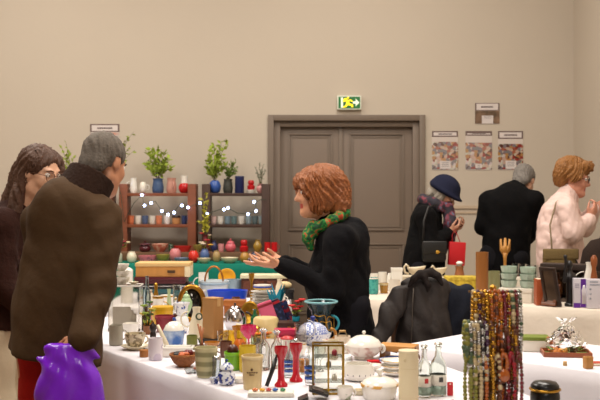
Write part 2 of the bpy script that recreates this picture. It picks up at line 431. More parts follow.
# ================================================================ smooth bodies (implicit surfaces meshed with surface nets)
class Field:
    def __init__(s, lo, hi, h):
        s.lo = np.array(lo, np.float32); s.h = h
        s.n = np.ceil((np.array(hi)-np.array(lo))/h).astype(int)+1
        s.d = np.full(s.n, 9.0, np.float32)
    def grid(s, a, b):
        i0 = np.maximum(np.floor((np.array(a)-s.lo)/s.h).astype(int), 0); i1 = np.minimum(np.ceil((np.array(b)-s.lo)/s.h).astype(int)+1, s.n)
        if (i1 <= i0).any(): return None
        ax = [s.lo[k]+s.h*np.arange(i0[k], i1[k], dtype=np.float32) for k in range(3)]
        return tuple(slice(i0[k], i1[k]) for k in range(3)), ax[0][:, None, None], ax[1][None, :, None], ax[2][None, None, :]
    def put(s, f, a, b, k, cut=False):
        m = .03+k
        g = s.grid(np.array(a)-m, np.array(b)+m)
        if g is None: return
        sl, X, Y, Z = g
        e = f(X, Y, Z).astype(np.float32); d = s.d[sl]
        if cut:
            e = -e
            if k > 0:
                h = np.clip(.5-.5*(d-e)/k, 0, 1); s.d[sl] = d+(e-d)*h+k*h*(1-h)
            else: s.d[sl] = np.maximum(d, e)
        elif k > 0:
            h = np.clip(.5+.5*(d-e)/k, 0, 1); s.d[sl] = d+(e-d)*h-k*h*(1-h)
        else: s.d[sl] = np.minimum(d, e)
    def cone(s, a, b, r1, r2, k=.02, cut=False):
        a = np.array(a, float); b = np.array(b, float); v = b-a; L2 = max(v@v, 1e-9)
        def f(X, Y, Z):
            x, y, z = X-a[0], Y-a[1], Z-a[2]
            t = np.clip((x*v[0]+y*v[1]+z*v[2])/L2, 0, 1)
            return np.sqrt((x-t*v[0])**2+(y-t*v[1])**2+(z-t*v[2])**2)-(r1+(r2-r1)*t)
        R = max(r1, r2); s.put(f, np.minimum(a, b)-R, np.maximum(a, b)+R, k, cut)
    def chain(s, pts, rs, k=.02):
        for i in range(len(pts)-1): s.cone(pts[i], pts[i+1], rs[i], rs[i+1], k)
    def ell(s, c, r, R=None, k=.02, cut=False):
        c = np.array(c, float); r = np.array(r, float); R = np.eye(3) if R is None else np.array(R, float)   # rows = local axes
        def f(X, Y, Z):
            x, y, z = X-c[0], Y-c[1], Z-c[2]
            q = [(R[i, 0]*x+R[i, 1]*y+R[i, 2]*z) for i in range(3)]
            k0 = np.sqrt(sum((q[i]/r[i])**2 for i in range(3))); k1 = np.sqrt(sum((q[i]/r[i]**2)**2 for i in range(3)))
            return np.where(k1 > 1e-6, k0*(k0-1)/np.maximum(k1, 1e-6), -r.min())
        m = r.max(); s.put(f, c-m, c+m, k, cut)
    def slab(s, a, b, A, B, lat, k=.04, cut=False):
        """elliptic tube a->b; A,B = (half width along lat, half depth)"""
        a = np.array(a, float); b = np.array(b, float); v = b-a; L = np.linalg.norm(v); v = v/L
        lat = np.array(lat, float); lat = lat-v*(lat@v); lat /= np.linalg.norm(lat); dp = np.cross(v, lat)
        def f(X, Y, Z):
            x, y, z = X-a[0], Y-a[1], Z-a[2]
            t = x*v[0]+y*v[1]+z*v[2]; u = x*lat[0]+y*lat[1]+z*lat[2]; w = x*dp[0]+y*dp[1]+z*dp[2]
            g = np.clip(t/L, 0, 1); w1 = A[0]+(B[0]-A[0])*g; d1 = A[1]+(B[1]-A[1])*g
            q = np.sqrt((u/w1)**2+(w/d1)**2+1e-9)
            rad = (q-1)*np.minimum(w1, d1)
            axd = np.maximum(-t, t-L)
            rr = .02
            return np.minimum(np.maximum(rad, axd), 0)+np.sqrt(np.maximum(rad, 0)**2+np.maximum(axd, 0)**2)-rr*0
        m = max(A+B); s.put(f, np.minimum(a, b)-m, np.maximum(a, b)+m, k, cut)
    def loft(s, pts, dims, lat, k=.05, cap=.04):
        """one smooth elliptic trunk through points ordered by height"""
        o = np.argsort([p[2] for p in pts]); P = np.array([pts[i] for i in o], float); Dm = np.array([dims[i] for i in o], float)
        zz = np.linspace(P[0, 2], P[-1, 2], 40); A = [np.interp(zz, P[:, 2], q) for q in (P[:, 0], P[:, 1], Dm[:, 0], Dm[:, 1])]
        ker = np.ones(9)/9; A = [np.convolve(np.pad(q, 4, mode='edge'), ker, mode='valid') for q in A]
        lat = np.array(lat, float); lat[2] = 0; lat /= np.linalg.norm(lat); dp = np.array([-lat[1], lat[0], 0])
        def f(X, Y, Z):
            z = Z.ravel(); cx, cy, w, d = [np.interp(z, zz, q)[None, None, :] for q in A]
            x, y = X-cx, Y-cy
            u = x*lat[0]+y*lat[1]; v = x*dp[0]+y*dp[1]
            rad = (np.sqrt((u/w)**2+(v/d)**2+1e-9)-1)*np.minimum(w, d)+cap
            axd = np.maximum(zz[0]-Z, Z-zz[-1])+cap
            return np.minimum(np.maximum(rad, axd), 0)+np.sqrt(np.maximum(rad, 0)**2+np.maximum(axd, 0)**2)-cap
        m = Dm.max()+.02; lo = P.min(0)-[m, m, 0]; hi = P.max(0)+[m, m, 0]
        s.put(f, lo, hi, k)
    def box(s, c, r, R=None, rad=.01, k=.01, cut=False):
        c = np.array(c, float); r = np.array(r, float); R = np.eye(3) if R is None else np.array(R, float)
        def f(X, Y, Z):
            x, y, z = X-c[0], Y-c[1], Z-c[2]
            q = [np.abs(R[i, 0]*x+R[i, 1]*y+R[i, 2]*z)-r[i]+rad for i in range(3)]
            return np.sqrt(sum(np.maximum(w, 0)**2 for w in q))+np.minimum(np.maximum(np.maximum(q[0], q[1]), q[2]), 0)-rad
        m = np.linalg.norm(r); s.put(f, c-m, c+m, k, cut)
    def cutplane(s, p, n):
        p = np.array(p, float); n = np.array(n, float); n /= np.linalg.norm(n)
        sl, X, Y, Z = s.grid(s.lo, s.lo+s.h*s.n)
        s.d = np.maximum(s.d, ((X-p[0])*n[0]+(Y-p[1])*n[1]+(Z-p[2])*n[2]).astype(np.float32))
    def disp(s, f):
        sl, X, Y, Z = s.grid(s.lo, s.lo+s.h*s.n)
        m = np.abs(s.d) < .08
        i = np.nonzero(m); x = s.lo[0]+s.h*i[0]; y = s.lo[1]+s.h*i[1]; z = s.lo[2]+s.h*i[2]
        s.d[i] += f(x, y, z).astype(np.float32)
    def mesh(s, name, mat, parent=None, pick=None, relax=1):
        d = s.d; d[0], d[-1] = 9, 9; d[:, 0], d[:, -1] = 9, 9; d[:, :, 0], d[:, :, -1] = 9, 9
        sg = d < 0
        C = [(i, j, k) for i in (0, 1) for j in (0, 1) for k in (0, 1)]
        nx, ny, nz = d.shape
        def sh(a, c): return a[c[0]:nx-1+c[0], c[1]:ny-1+c[1], c[2]:nz-1+c[2]]
        cnt = sum(sh(sg, c).astype(np.int8) for c in C)
        mask = (cnt > 0) & (cnt < 8)
        I = np.argwhere(mask); idx = -np.ones(mask.shape, np.int64); idx[mask] = np.arange(len(I))
        acc = np.zeros((len(I), 3)); num = np.zeros(len(I))
        val = {c: d[I[:, 0]+c[0], I[:, 1]+c[1], I[:, 2]+c[2]] for c in C}
        for c in C:
            for ax in range(3):
                if c[ax]: continue
                e = list(c); e[ax] = 1; e = tuple(e)
                a, b = val[c], val[e]; x = (a < 0) != (b < 0)
                t = np.where(x, a/np.where(x, a-b, 1), 0)
                p = np.array(c, float)[None, :].repeat(len(I), 0); p[:, ax] += t
                acc += p*x[:, None]; num += x
        V = s.lo+(I+acc/num[:, None])*s.h
        quads = []
        for ax in range(3):
            o = [(1, 2), (2, 0), (0, 1)][ax]
            lo = [slice(1, None)]*3; lo[ax] = slice(0, d.shape[ax]-1); hi = [slice(1, None)]*3; hi[ax] = slice(1, None)
            A = sg[tuple(lo)]; B = sg[tuple(hi)]; e = np.argwhere(A != B)
            fl = A[e[:, 0], e[:, 1], e[:, 2]]
            base = e.copy()
            for q in range(3):
                if q != ax: base[:, q] += 1
            def cell(du, dv):
                c = base.copy(); c[:, o[0]] -= du; c[:, o[1]] -= dv
                return idx[c[:, 0].clip(0, mask.shape[0]-1), c[:, 1].clip(0, mask.shape[1]-1), c[:, 2].clip(0, mask.shape[2]-1)]
            Q = np.stack([cell(1, 1), cell(0, 1), cell(0, 0), cell(1, 0)], 1)
            Q[~fl] = Q[~fl][:, ::-1]
            quads.append(Q[(Q >= 0).all(1)])
        Q = np.concatenate(quads)
        for _ in range(relax):
            S = np.zeros_like(V); n = np.zeros(len(V))
            for a in range(4):
                for b in (1, 3):
                    np.add.at(S, Q[:, a], V[Q[:, (a+b) % 4]]); np.add.at(n, Q[:, a], 1)
            V = V*.5+.5*S/np.maximum(n, 1)[:, None]
        me = bpy.data.meshes.new(name)
        me.vertices.add(len(V)); me.vertices.foreach_set('co', V.astype(np.float32).ravel())
        me.loops.add(4*len(Q)); me.loops.foreach_set('vertex_index', Q.astype(np.int32).ravel())
        me.polygons.add(len(Q)); me.polygons.foreach_set('loop_start', np.arange(0, 4*len(Q), 4, dtype=np.int32))
        me.update(calc_edges=True); me.validate()
        o = finish(name, me, mat, parent)
        if pick is not None:
            P = V[Q].mean(1); me.polygons.foreach_set('material_index', pick(P).astype(np.int32))
        return o

def nrm(v): v = np.array(v, float); return v/np.linalg.norm(v)
def frame(fwd, up=(0, 0, 1)):
    f = nrm(fwd); r = nrm(np.cross(f, np.array(up, float))); u = np.cross(r, f); return r, f, u
def SN(seed, sc, amp):
    """wavy folds"""
    rn = np.random.RandomState(seed); K = rn.normal(0, 1, (6, 3)); ph = rn.uniform(0, 6, 6)
    K = K/np.linalg.norm(K, axis=1)[:, None]*rn.uniform(.6, 1.5, 6)[:, None]; K[:, 2] *= .6
    def f(x, y, z):
        w = .02*np.sin(x*31+y*17+z*23); o = 0
        for k, p in zip(K, ph): o = o+np.sin((k[0]*(x+w)+k[1]*(y+w)+k[2]*z)*sc+p)
        return amp*o/2.4
    return f

skinA = ('#c98f6d', '#a85a4c')
def head(S, c, fwd, sc=1.0, up=(0, 0, 1)):
    r, f, u = frame(fwd, up); c = np.array(c, float)
    R = np.stack([r, f, u])
    def P(x, y, z): return c+(r*x+f*y+u*z)*sc
    def E(p, rad, k=.02, cut=False): S.ell(P(*p), np.array(rad)*sc, R, k, cut)
    def K(a, b, r1, r2, k=.012, cut=False): S.cone(P(*a), P(*b), r1*sc, r2*sc, k, cut)
    E((0, -.012, .035), (.074, .094, .084)); E((0, .028, -.03), (.058, .06, .08), .03)
    K((0, .045, -.095), (0, .068, -.092), .028, .02, .03)
    for s in (-1, 1):
        K((s*.05, -.0, -.06), (s*.012, .07, -.095), .02, .016, .03)
        E((s*.036, .062, -.022), (.024, .022, .024), .025)
        E((s*.031, .094, .014), (.016, .012, .011), .014, True)
        E((s*.074, -.004, -.002), (.010, .02, .032), .01); K((s*.02, .088, .03), (s*.04, .077, .033), .008, .007, .012)
    K((0, .086, .016), (0, .108, -.022), .009, .0125, .014); K((-.012, .093, -.026), (.012, .093, -.026), .009, .009, .01)
    K((-.018, .083, -.052), (.018, .083, -.052), .008, .008, .008); K((-.015, .082, -.064), (.015, .082, -.064), .009, .009, .008)
    K((-.03, .088, -.0585), (.03, .088, -.0585), .0022, .0022, .004, True)
    return dict(c=c, r=r, f=f, u=u, P=P, R=R, sc=sc)
def face_parts(H, parent, brow='#4a3324', iris='#4a3826'):
    P, sc = H['P'], H['sc']
    for s in (-1, 1):
        bm = bmesh.new(); a_ball(bm, P(s*.031, .079, .013), .0125*sc, 3); ey = from_bm('eye', bm, M('#e6ddd2', .2, 0, .01), parent)
        bm = bmesh.new(); a_ball(bm, P(s*.031, .0885, .012), .0045*sc, 2); from_bm('iris', bm, M(iris, .2), ey)
        bm = bmesh.new(); a_tube(bm, [P(s*.014, .099, .031), P(s*.03, .096, .036), P(s*.047, .083, .031)], [.003*sc, .0035*sc, .0015*sc], 6)
        from_bm('eyebrow', bm, M(brow, .8), parent)
def lip_pick(H, far=None):
    r, f, u, c, sc = (H[k] for k in ('r', 'f', 'u', 'c', 'sc'))
    def pick(P):
        q = (P-c)/sc; x, y, z = q@r, q@f, q@u
        return (((np.abs(x) < .026) & (y > .07) & (np.abs(z+.058) < .0115)) | 0).astype(int)
    return pick

def hand(S, w, d, n, side, curl=.4, sc=1.0, curls=None, spread=.0, thumb=(.7, .6)):
    """w wrist, d direction to the knuckles, n = direction the palm faces, side: +1 / -1 side of the thumb"""
    w = np.array(w, float); d = nrm(d); n = nrm(np.array(n)-d*(np.array(n)@d)); t = np.cross(d, n)*side
    def P(a, b, c): return w+(d*a+t*b+n*c)*sc
    S.cone(w-d*.03, P(.012, 0, 0), .026*sc, .025*sc, .02)
    ks = [(.088, .03), (.092, .01), (.088, -.010), (.080, -.028)]; ln = [.95, 1.05, .98, .78]
    for (a, b), L in zip(ks, ln): S.cone(P(.015, b*.6, 0), P(a, b, 0), .015*sc, .0105*sc, .014)
    S.cone(P(.02, .02, .006), P(.05, .026, .008), .016*sc, .013*sc, .014)
    for i, ((a, b), L) in enumerate(zip(ks, ln)):
        cu = curls[i] if curls else curl
        p = P(a, b, 0); ang = 0; R = .0098
        for j, l in enumerate((.042, .026, .021)):
            ang += cu*(1.0 if j else .8)
            dr = d*math.cos(ang)+n*math.sin(ang)+t*spread*(1.5-i)
            q = p+dr*l*L*sc; S.cone(p, q, (R-.0008*j)*sc, (R-.0008*(j+1))*sc, .004); p = q
    a, c = thumb
    p = P(.022, .024, .006); dr = nrm(d*.65+t*a+n*c*.4); q = p+dr*.042*sc; S.cone(p, q, .0135*sc, .0105*sc, .01)
    dr2 = nrm(d*.9+t*a*.3+n*c*.6); q2 = q+dr2*.03*sc; S.cone(q, q2, .0105*sc, .0095*sc, .004)
    q3 = q2+nrm(d+n*c*.7)*.022*sc; S.cone(q2, q3, .0095*sc, .008*sc, .004)

def arm(S, sh, el, wr, r=(.05, .042, .026), k=.03):
    S.cone(sh, el, r[0], r[1], k); m = np.array(el)*.7+np.array(wr)*.3
    S.cone(el, m, r[1]*.98, r[1], .02); S.cone(m, wr, r[1], r[2], .02)
def legs(S, hip, lat, f, sep=.095, z0=0.0, r=(.085, .055, .042), step=(0, 0)):
    hip = np.array(hip); lat = nrm(lat); f = nrm(f)
    for s, st in zip((-1, 1), step):
        a = hip+lat*s*sep; kn = hip*[1, 1, 0]+lat*s*(sep+.005)+f*(st*.5+.02)+np.array([0, 0, .5]); an = hip*[1, 1, 0]+lat*s*(sep+.01)+f*st+np.array([0, 0, .09])
        S.cone(a, kn, r[0], r[1], .03); S.cone(kn, kn*.65+an*.35-f*.01, r[1], r[1]*.98, .02); S.cone(kn*.65+an*.35-f*.01, an, r[1]*.98, r[2], .02)
        S.cone(an-[0, 0, .045]-f*.03, an-[0, 0, .055]+f*.15, .04, .03, .03)
def shoes(parent, hip, lat, f, sep, step, mat):
    hip = np.array(hip); lat = nrm(lat); f = nrm(f)
    for s, st in zip((-1, 1), step):
        an = hip*[1, 1, 0]+lat*s*(sep+.01)+f*st
        S = Field(an-.3, an+.3, .01); S.cone(an+[0, 0, .055]-f*.03, an+[0, 0, .045]+f*.15, .053, .043, .02); S.cone(an+[0, 0, .07], an+[0, 0, .13], .052, .056, .02); S.cutplane((0, 0, 0.002), (0, 0, -1))
        S.mesh('shoe', mat, parent)
def trousers(parent, hip, lat, f, sep, step, mat, top=.1, r=.105, name='trousers'):
    hip = np.array(hip); lat = nrm(lat); f = nrm(f)
    S = Field(hip*[1, 1, 0]-[.5, .5, 0], hip+[.5, .5, .3], .012)
    S.slab(hip-[0, 0, .05], hip+[0, 0, top], (.15, .11), (.13, .095), lat, .04)
    for s, st in zip((-1, 1), step):
        a = hip+lat*s*sep; kn = hip*[1, 1, 0]+lat*s*(sep+.005)+f*(st*.5+.02)+np.array([0, 0, .5]); an = hip*[1, 1, 0]+lat*s*(sep+.01)+f*st+np.array([0, 0, .06])
        S.cone(a, kn, r, .08, .03); S.cone(kn, an, .08, .07, .03)
    S.cutplane((0, 0, .05), (0, 0, -1)); S.disp(SN(5, 45, .004))
    return S.mesh(name, mat, parent)

leather = lambda h, r=.5: M(h, r, 0, .16, bump=.25, bscale=35, nscale=7)
def hair_cap(parent, H, mat, blobs, seed=1, amp=.004, sc=120, h=.006, cuts=(), name='hair', curls=0):
    """blobs in head coordinates (c, radii)"""
    c, u = H['c'], H['u']
    S = Field(c-.34, c+.34, h)
    for p, r in blobs:
        S.ell(H['P'](*p), np.array(r)*H['sc'], H['R'], .018)
    rc = np.random.RandomState(seed+70)
    for i in range(curls):
        p, r = blobs[rc.randint(len(blobs))]; v = nrm(rc.normal(0, 1, 3))
        q = np.array(p)+np.array(r)*v*.97
        if q[1] > .03 and abs(q[0]) < .06 and q[2] < .1: continue
        tv = np.cross(v, rc.normal(0, 1, 3))+np.array([0, 0, -.6]); tv = nrm(tv-v*(tv@v)); S.cone(H['P'](*(q-tv*.018-v*.003)), H['P'](*(q+tv*.018-v*.005)), .012, .009, .008)
    for p, r in cuts: S.ell(H['P'](*p), np.array(r)*H['sc'], H['R'], .008, True)
    rn = np.random.RandomState(seed); r_, f_ = H['r'], H['f']
    def strands(x, y, z):
        q = np.stack([x, y, z], -1)-c; a = q@r_; b = q@f_; e = q@u
        an = np.arctan2(a, b); 
        return amp*(np.sin(an*26+6*np.sin(e*22+seed)+3*np.sin(an*5))+.7*np.sin(an*43+9*np.sin(e*31+1)+e*40))
    S.disp(strands)
    return S.mesh(name, mat, parent)
# ================================================================ people
def settle(body, foot):
    """put the person's origin at the feet and hang hair and clothes under the body"""
    loc = Vector((foot[0], foot[1], 0))
    body.data.transform(Matrix.Translation(-loc)); body.location = loc
    for c in body.children: c.location = -loc
    return body
V3 = lambda *a: np.array(a, float)
def Wn(px, py, D): return np.array(W(px, py, D))
skin = lambda h='#c68f70', l='#9c5348': [M(h, .5, 0, .05, nscale=14), M(l, .45)]
def bodybase(S, shc, lat, f, hip, sh, el, wr, neck_to, wid=.15, dep=.095, r=(.042, .034, .024), step=(0, 0), sep=.09):
    S.slab(shc, (np.array(shc)+hip)/2, (wid, dep), (wid*.88, dep*.95), lat, .05); S.slab((np.array(shc)+hip)/2, hip, (wid*.88, dep*.95), (wid*1.05, dep*1.1), lat, .05)
    S.cone(sh[0], sh[1], .05, .05, .05); S.cone(shc, neck_to, .062, .05, .03)
    for i in (0, 1): arm(S, sh[i], el[i], wr[i], r)
    legs(S, hip, lat, f, sep=sep, step=step)

# ---- grey-haired man in the long coat, back to us
def man():
    f = nrm((.45, .89, 0)); lat = nrm((.89, -.45, 0))
    shc = Wn(73, 210, 3.90); sh = [shc-lat*.18+V3(0, 0, -.035), shc+lat*.125+V3(0, 0, -.02)]
    hip = Wn(53, 318, 3.88); H0 = Wn(104, 164, 4.0)
    el = [Wn(44, 285, 4.05), Wn(96, 288, 3.74)]; wr = [V3(-.92, 4.2, 1.1), Wn(82, 339, 3.60)]
    S = Field((-1.4, 3.35, -.02), (-.45, 4.5, 1.75), .0075)
    bodybase(S, shc, lat, f, hip, sh, el, wr, H0-[0, 0, .07])
    H = head(S, H0, (.48, .84, -.38), .97)
    hand(S, wr[0], (.5, .6, -.2), (.8, -.4, -.3), 1, .5)
    hand(S, wr[1], (-.62, -.12, -.5), (.2, .9, -.5), -1, 1.15, .95)
    S.cutplane((0, 0, 0), (0, 0, -1))
    b = S.mesh('person', skin('#b9805f'), None, lip_pick(H)); face_parts(H, b, '#4b443e')
    hair_cap(b, H, M('#665e56', .75, 0, .35, bump=.5, bscale=140, nscale=60), [((0, -.018, .042), (.081, .1, .088)), ((0, -.068, -.02), (.064, .045, .06)), ((.068, .0, .02), (.014, .022, .03)), ((-.068, .0, .02), (.014, .022, .03))], 2, .0025, cuts=[((0, .105, -.01), (.09, .058, .075)), ((.08, -.004, -.006), (.02, .022, .032)), ((-.08, -.004, -.006), (.02, .022, .032))])
    # coat
    S = Field((-1.45, 3.3, .6), (-.4, 4.5, 1.62), .009)
    ch = Wn(67, 240, 3.88); wa = Wn(58, 295, 3.87); he = Wn(56, 392, 3.86)
    S.loft([shc-f*.01+V3(0, 0, .02), ch, wa, he], [(.13, .095), (.175, .135), (.185, .14), (.207, .15)], lat, .05, .06)
    S.chain([sh[0]-[0, 0, .015], shc+V3(0, 0, .012)-f*.02, sh[1]-[0, 0, .015]], [.07, .085, .07], .05)
    S.ell(Wn(68, 212, 3.86), (.13, .095, .115), None, .08)
    S.cone(shc-f*.01, shc+(H0-shc)*.45, .09, .075, .05)
    for i in (0, 1):
        e2 = np.array(wr[i])+(np.array(el[i])-wr[i])*.06
        S.cone(sh[i], el[i], .07, .068, .03); S.cone(el[i], e2, .068, .056, .02)
    S.cutplane(Wn(57, 357, 3.86), (-.17, 0, -1))
    fo = SN(11, 17, .008); f2 = SN(4, 44, .0026)
    S.disp(lambda x, y, z: fo(x, y, z)+f2(x, y, z)+SN(8, 75, .0016)(x, y, z)+.003*np.sin(z*52+5*np.sin(x*14)+3*np.sin(y*17))*np.exp(-((x+.72)/.09)**2))
    coat = S.mesh('coat', M('#43301d', .8, 0, .25, bump=.3, bscale=30, nscale=5), b)
    S = Field(shc-.25, shc+.35, .007)
    n0 = shc+(H0-shc)*.18-f*.012; n1 = shc+(H0-shc)*.62-f*.022; ax = nrm(n1-n0)
    S.slab(n0-ax*.02, n1+ax*.03, (.118, .105), (.1, .092), lat, .02); S.slab(n0+ax*.07, n1+ax*.1, (.08, .075), (.08, .075), lat, .01, True)
    S.disp(lambda x, y, z: .002*np.sin((x*lat[0]+y*lat[1])*300))
    S.mesh('collar', M('#2a1a12', .9, 0, .2, bump=.4, bscale=90), b)
    # coat pocket flap and seam on the back
    trousers(b, hip, lat, f, .08, (.03, -.03), M('#a01712', .75, 0, .12, bump=.2, bscale=120), r=.088)
    shoes(b, hip, lat, f, .09, (0.03, -.03), leather('#2b1d14'))
    settle(b, (hip[0], hip[1]))
    return tag(b, 'grey-haired man in long brown coat seen from behind, bending over the stall', 'person')
man()
def purple_bag():
    top = Wn(70, 345, 3.575)
    S = Field((-1.0, 3.44, .33), (-.6, 3.74, .98), .0065)
    lat = (1, .25, 0)
    S.loft([top+V3(-.01, 0, .008), top+V3(-.01, 0, -.03), top+V3(0, 0, -.12), top+V3(.01, 0, -.25), top+V3(.01, 0, -.5)], [(.07, .016), (.1, .026), (.112, .05), (.125, .065), (.13, .075)], lat, .02, .014)
    cx, cz = top[0], top[2]
    def fo(x, y, z):
        a = np.arctan2(x-cx, cz+.06-z); return .0045*np.sin(a*15+1.5*np.sin(z*14))*np.clip((cz+.02-z)/.1, .2, 1)+.0025*np.sin((x-cx)*60+(z-cz)*38+2*np.sin(z*30))
    S.disp(fo)
    o = S.mesh('plastic_bag', M('#7416c8', .28, 0, .1, bump=.12, bscale=40, coat=.3))
    tag(o, "shiny purple plastic carrier bag held in the grey-haired man's hand", 'bag')
purple_bag()

# ---- young woman with glasses
def young():
    f = nrm((.8, -.1, 0)); lat = nrm((-.1, -.9, 0))
    shc = Wn(14, 222, 4.55); sh = [shc-lat*.16, shc+lat*.16]; hip = Wn(2, 316, 4.55); H0 = Wn(40, 174, 4.5)
    el = [Wn(20, 285, 4.72), Wn(2, 286, 4.36)]; wr = [Wn(42, 305, 4.68), Wn(30, 309, 4.36)]
    S = Field((-1.65, 4.0, -.02), (-.95, 4.95, 1.7), .008)
    bodybase(S, shc, lat, f, hip, sh, el, wr, H0-[.02, 0, .07], .13, .085, (.042, .036, .023))
    H = head(S, H0, (.85, -.52, -.24), .98)
    hand(S, wr[0], (.9, 0, -.2), (0, -.5, -1), -1, .5, .9); hand(S, wr[1], (.9, .2, -.1), (0, .6, -1), 1, .5, .9)
    S.cutplane((0, 0, 0), (0, 0, -1))
    b = S.mesh('person', skin('#d2a284', '#b0605a'), None, lip_pick(H)); face_parts(H, b, '#4a2f20')
    P, s = H['P'], H['sc']
    gl = empty('glasses', (0, 0, 0)); gl.parent = b
    bm = bmesh.new()
    for q in (-1, 1):
        a_tube(bm, [P(q*.033+.024*math.cos(a)*1.05, .104-abs(.024*math.cos(a))*.12, .008+.021*math.sin(a)) for a in [2*PI*i/20 for i in range(20)]], .0016, 6, True)
        a_tube(bm, [P(q*.058, .1, .014), P(q*.072, .06, .014), P(q*.077, 0, .01)], .0015, 6)
    a_tube(bm, [P(-.009, .105, .012), P(0, .108, .015), P(.009, .105, .012)], .0015, 6)
    from_bm('spectacle_frame', bm, M('#6b4a3a', .3, .6), gl)
    bm = bmesh.new(); a_ball(bm, P(.078, -.006, -.038), .006); from_bm('earring', bm, M('#f0e6d8', .2), b)
    hair_cap(b, H, M('#4a2d1b', .65, 0, .35, bump=.3, bscale=120, nscale=25), [((0, -.02, .045), (.088, .104, .09)), ((.052, -.075, -.05), (.04, .05, .1)), ((-.06, -.045, -.06), (.038, .06, .12)), ((0, -.09, -.08), (.075, .05, .13)), ((.03, -.11, -.17), (.06, .045, .11)), ((.072, -.012, .05), (.016, .04, .045)), ((-.066, .03, .03), (.02, .05, .07)), ((.079, -.028, -.045), (.018, .03, .08)), ((.085, -.03, -.14), (.03, .035, .09)), ((.095, -.02, -.21), (.03, .035, .07))], 5, .004, cuts=[((.0, .125, -.005), (.078, .075, .1))])
    S = Field((-1.7, 4.05, .75), (-.95, 4.95, 1.5), .01)
    S.loft([shc+V3(0, 0, .02), (shc+hip)/2, hip-[0, 0, .1]], [(.15, .105), (.16, .125), (.19, .145)], lat)
    S.chain([sh[0], shc+V3(0, 0, .02), sh[1]], [.065, .075, .065], .04); S.cone(shc, shc+(H0-shc)*.35, .075, .07, .04)
    for i in (0, 1): S.cone(sh[i], el[i], .068, .06, .03); S.cone(el[i], np.array(wr[i]), .06, .05, .02)
    S.cutplane(Wn(0, 326, 4.5), (0, 0, -1)); S.disp(lambda x, y, z: SN(7, 30, .007)(x, y, z)+SN(9, 80, .003)(x, y, z))
    S.mesh('jacket', M('#2e1710', .85, 0, .25, bump=.4, bscale=70, nscale=20), b)
    trousers(b, hip, lat, f, .085, (.02, -.02), M('#d3c3a6', .8, 0, .06, bump=.15, bscale=90), .06, .1)
    shoes(b, hip, lat, f, .085, (.02, -.02), leather('#3a2a20'))
    settle(b, hip); tag(b, 'young woman with long brown hair and glasses in a dark brown jacket', 'person')
young()

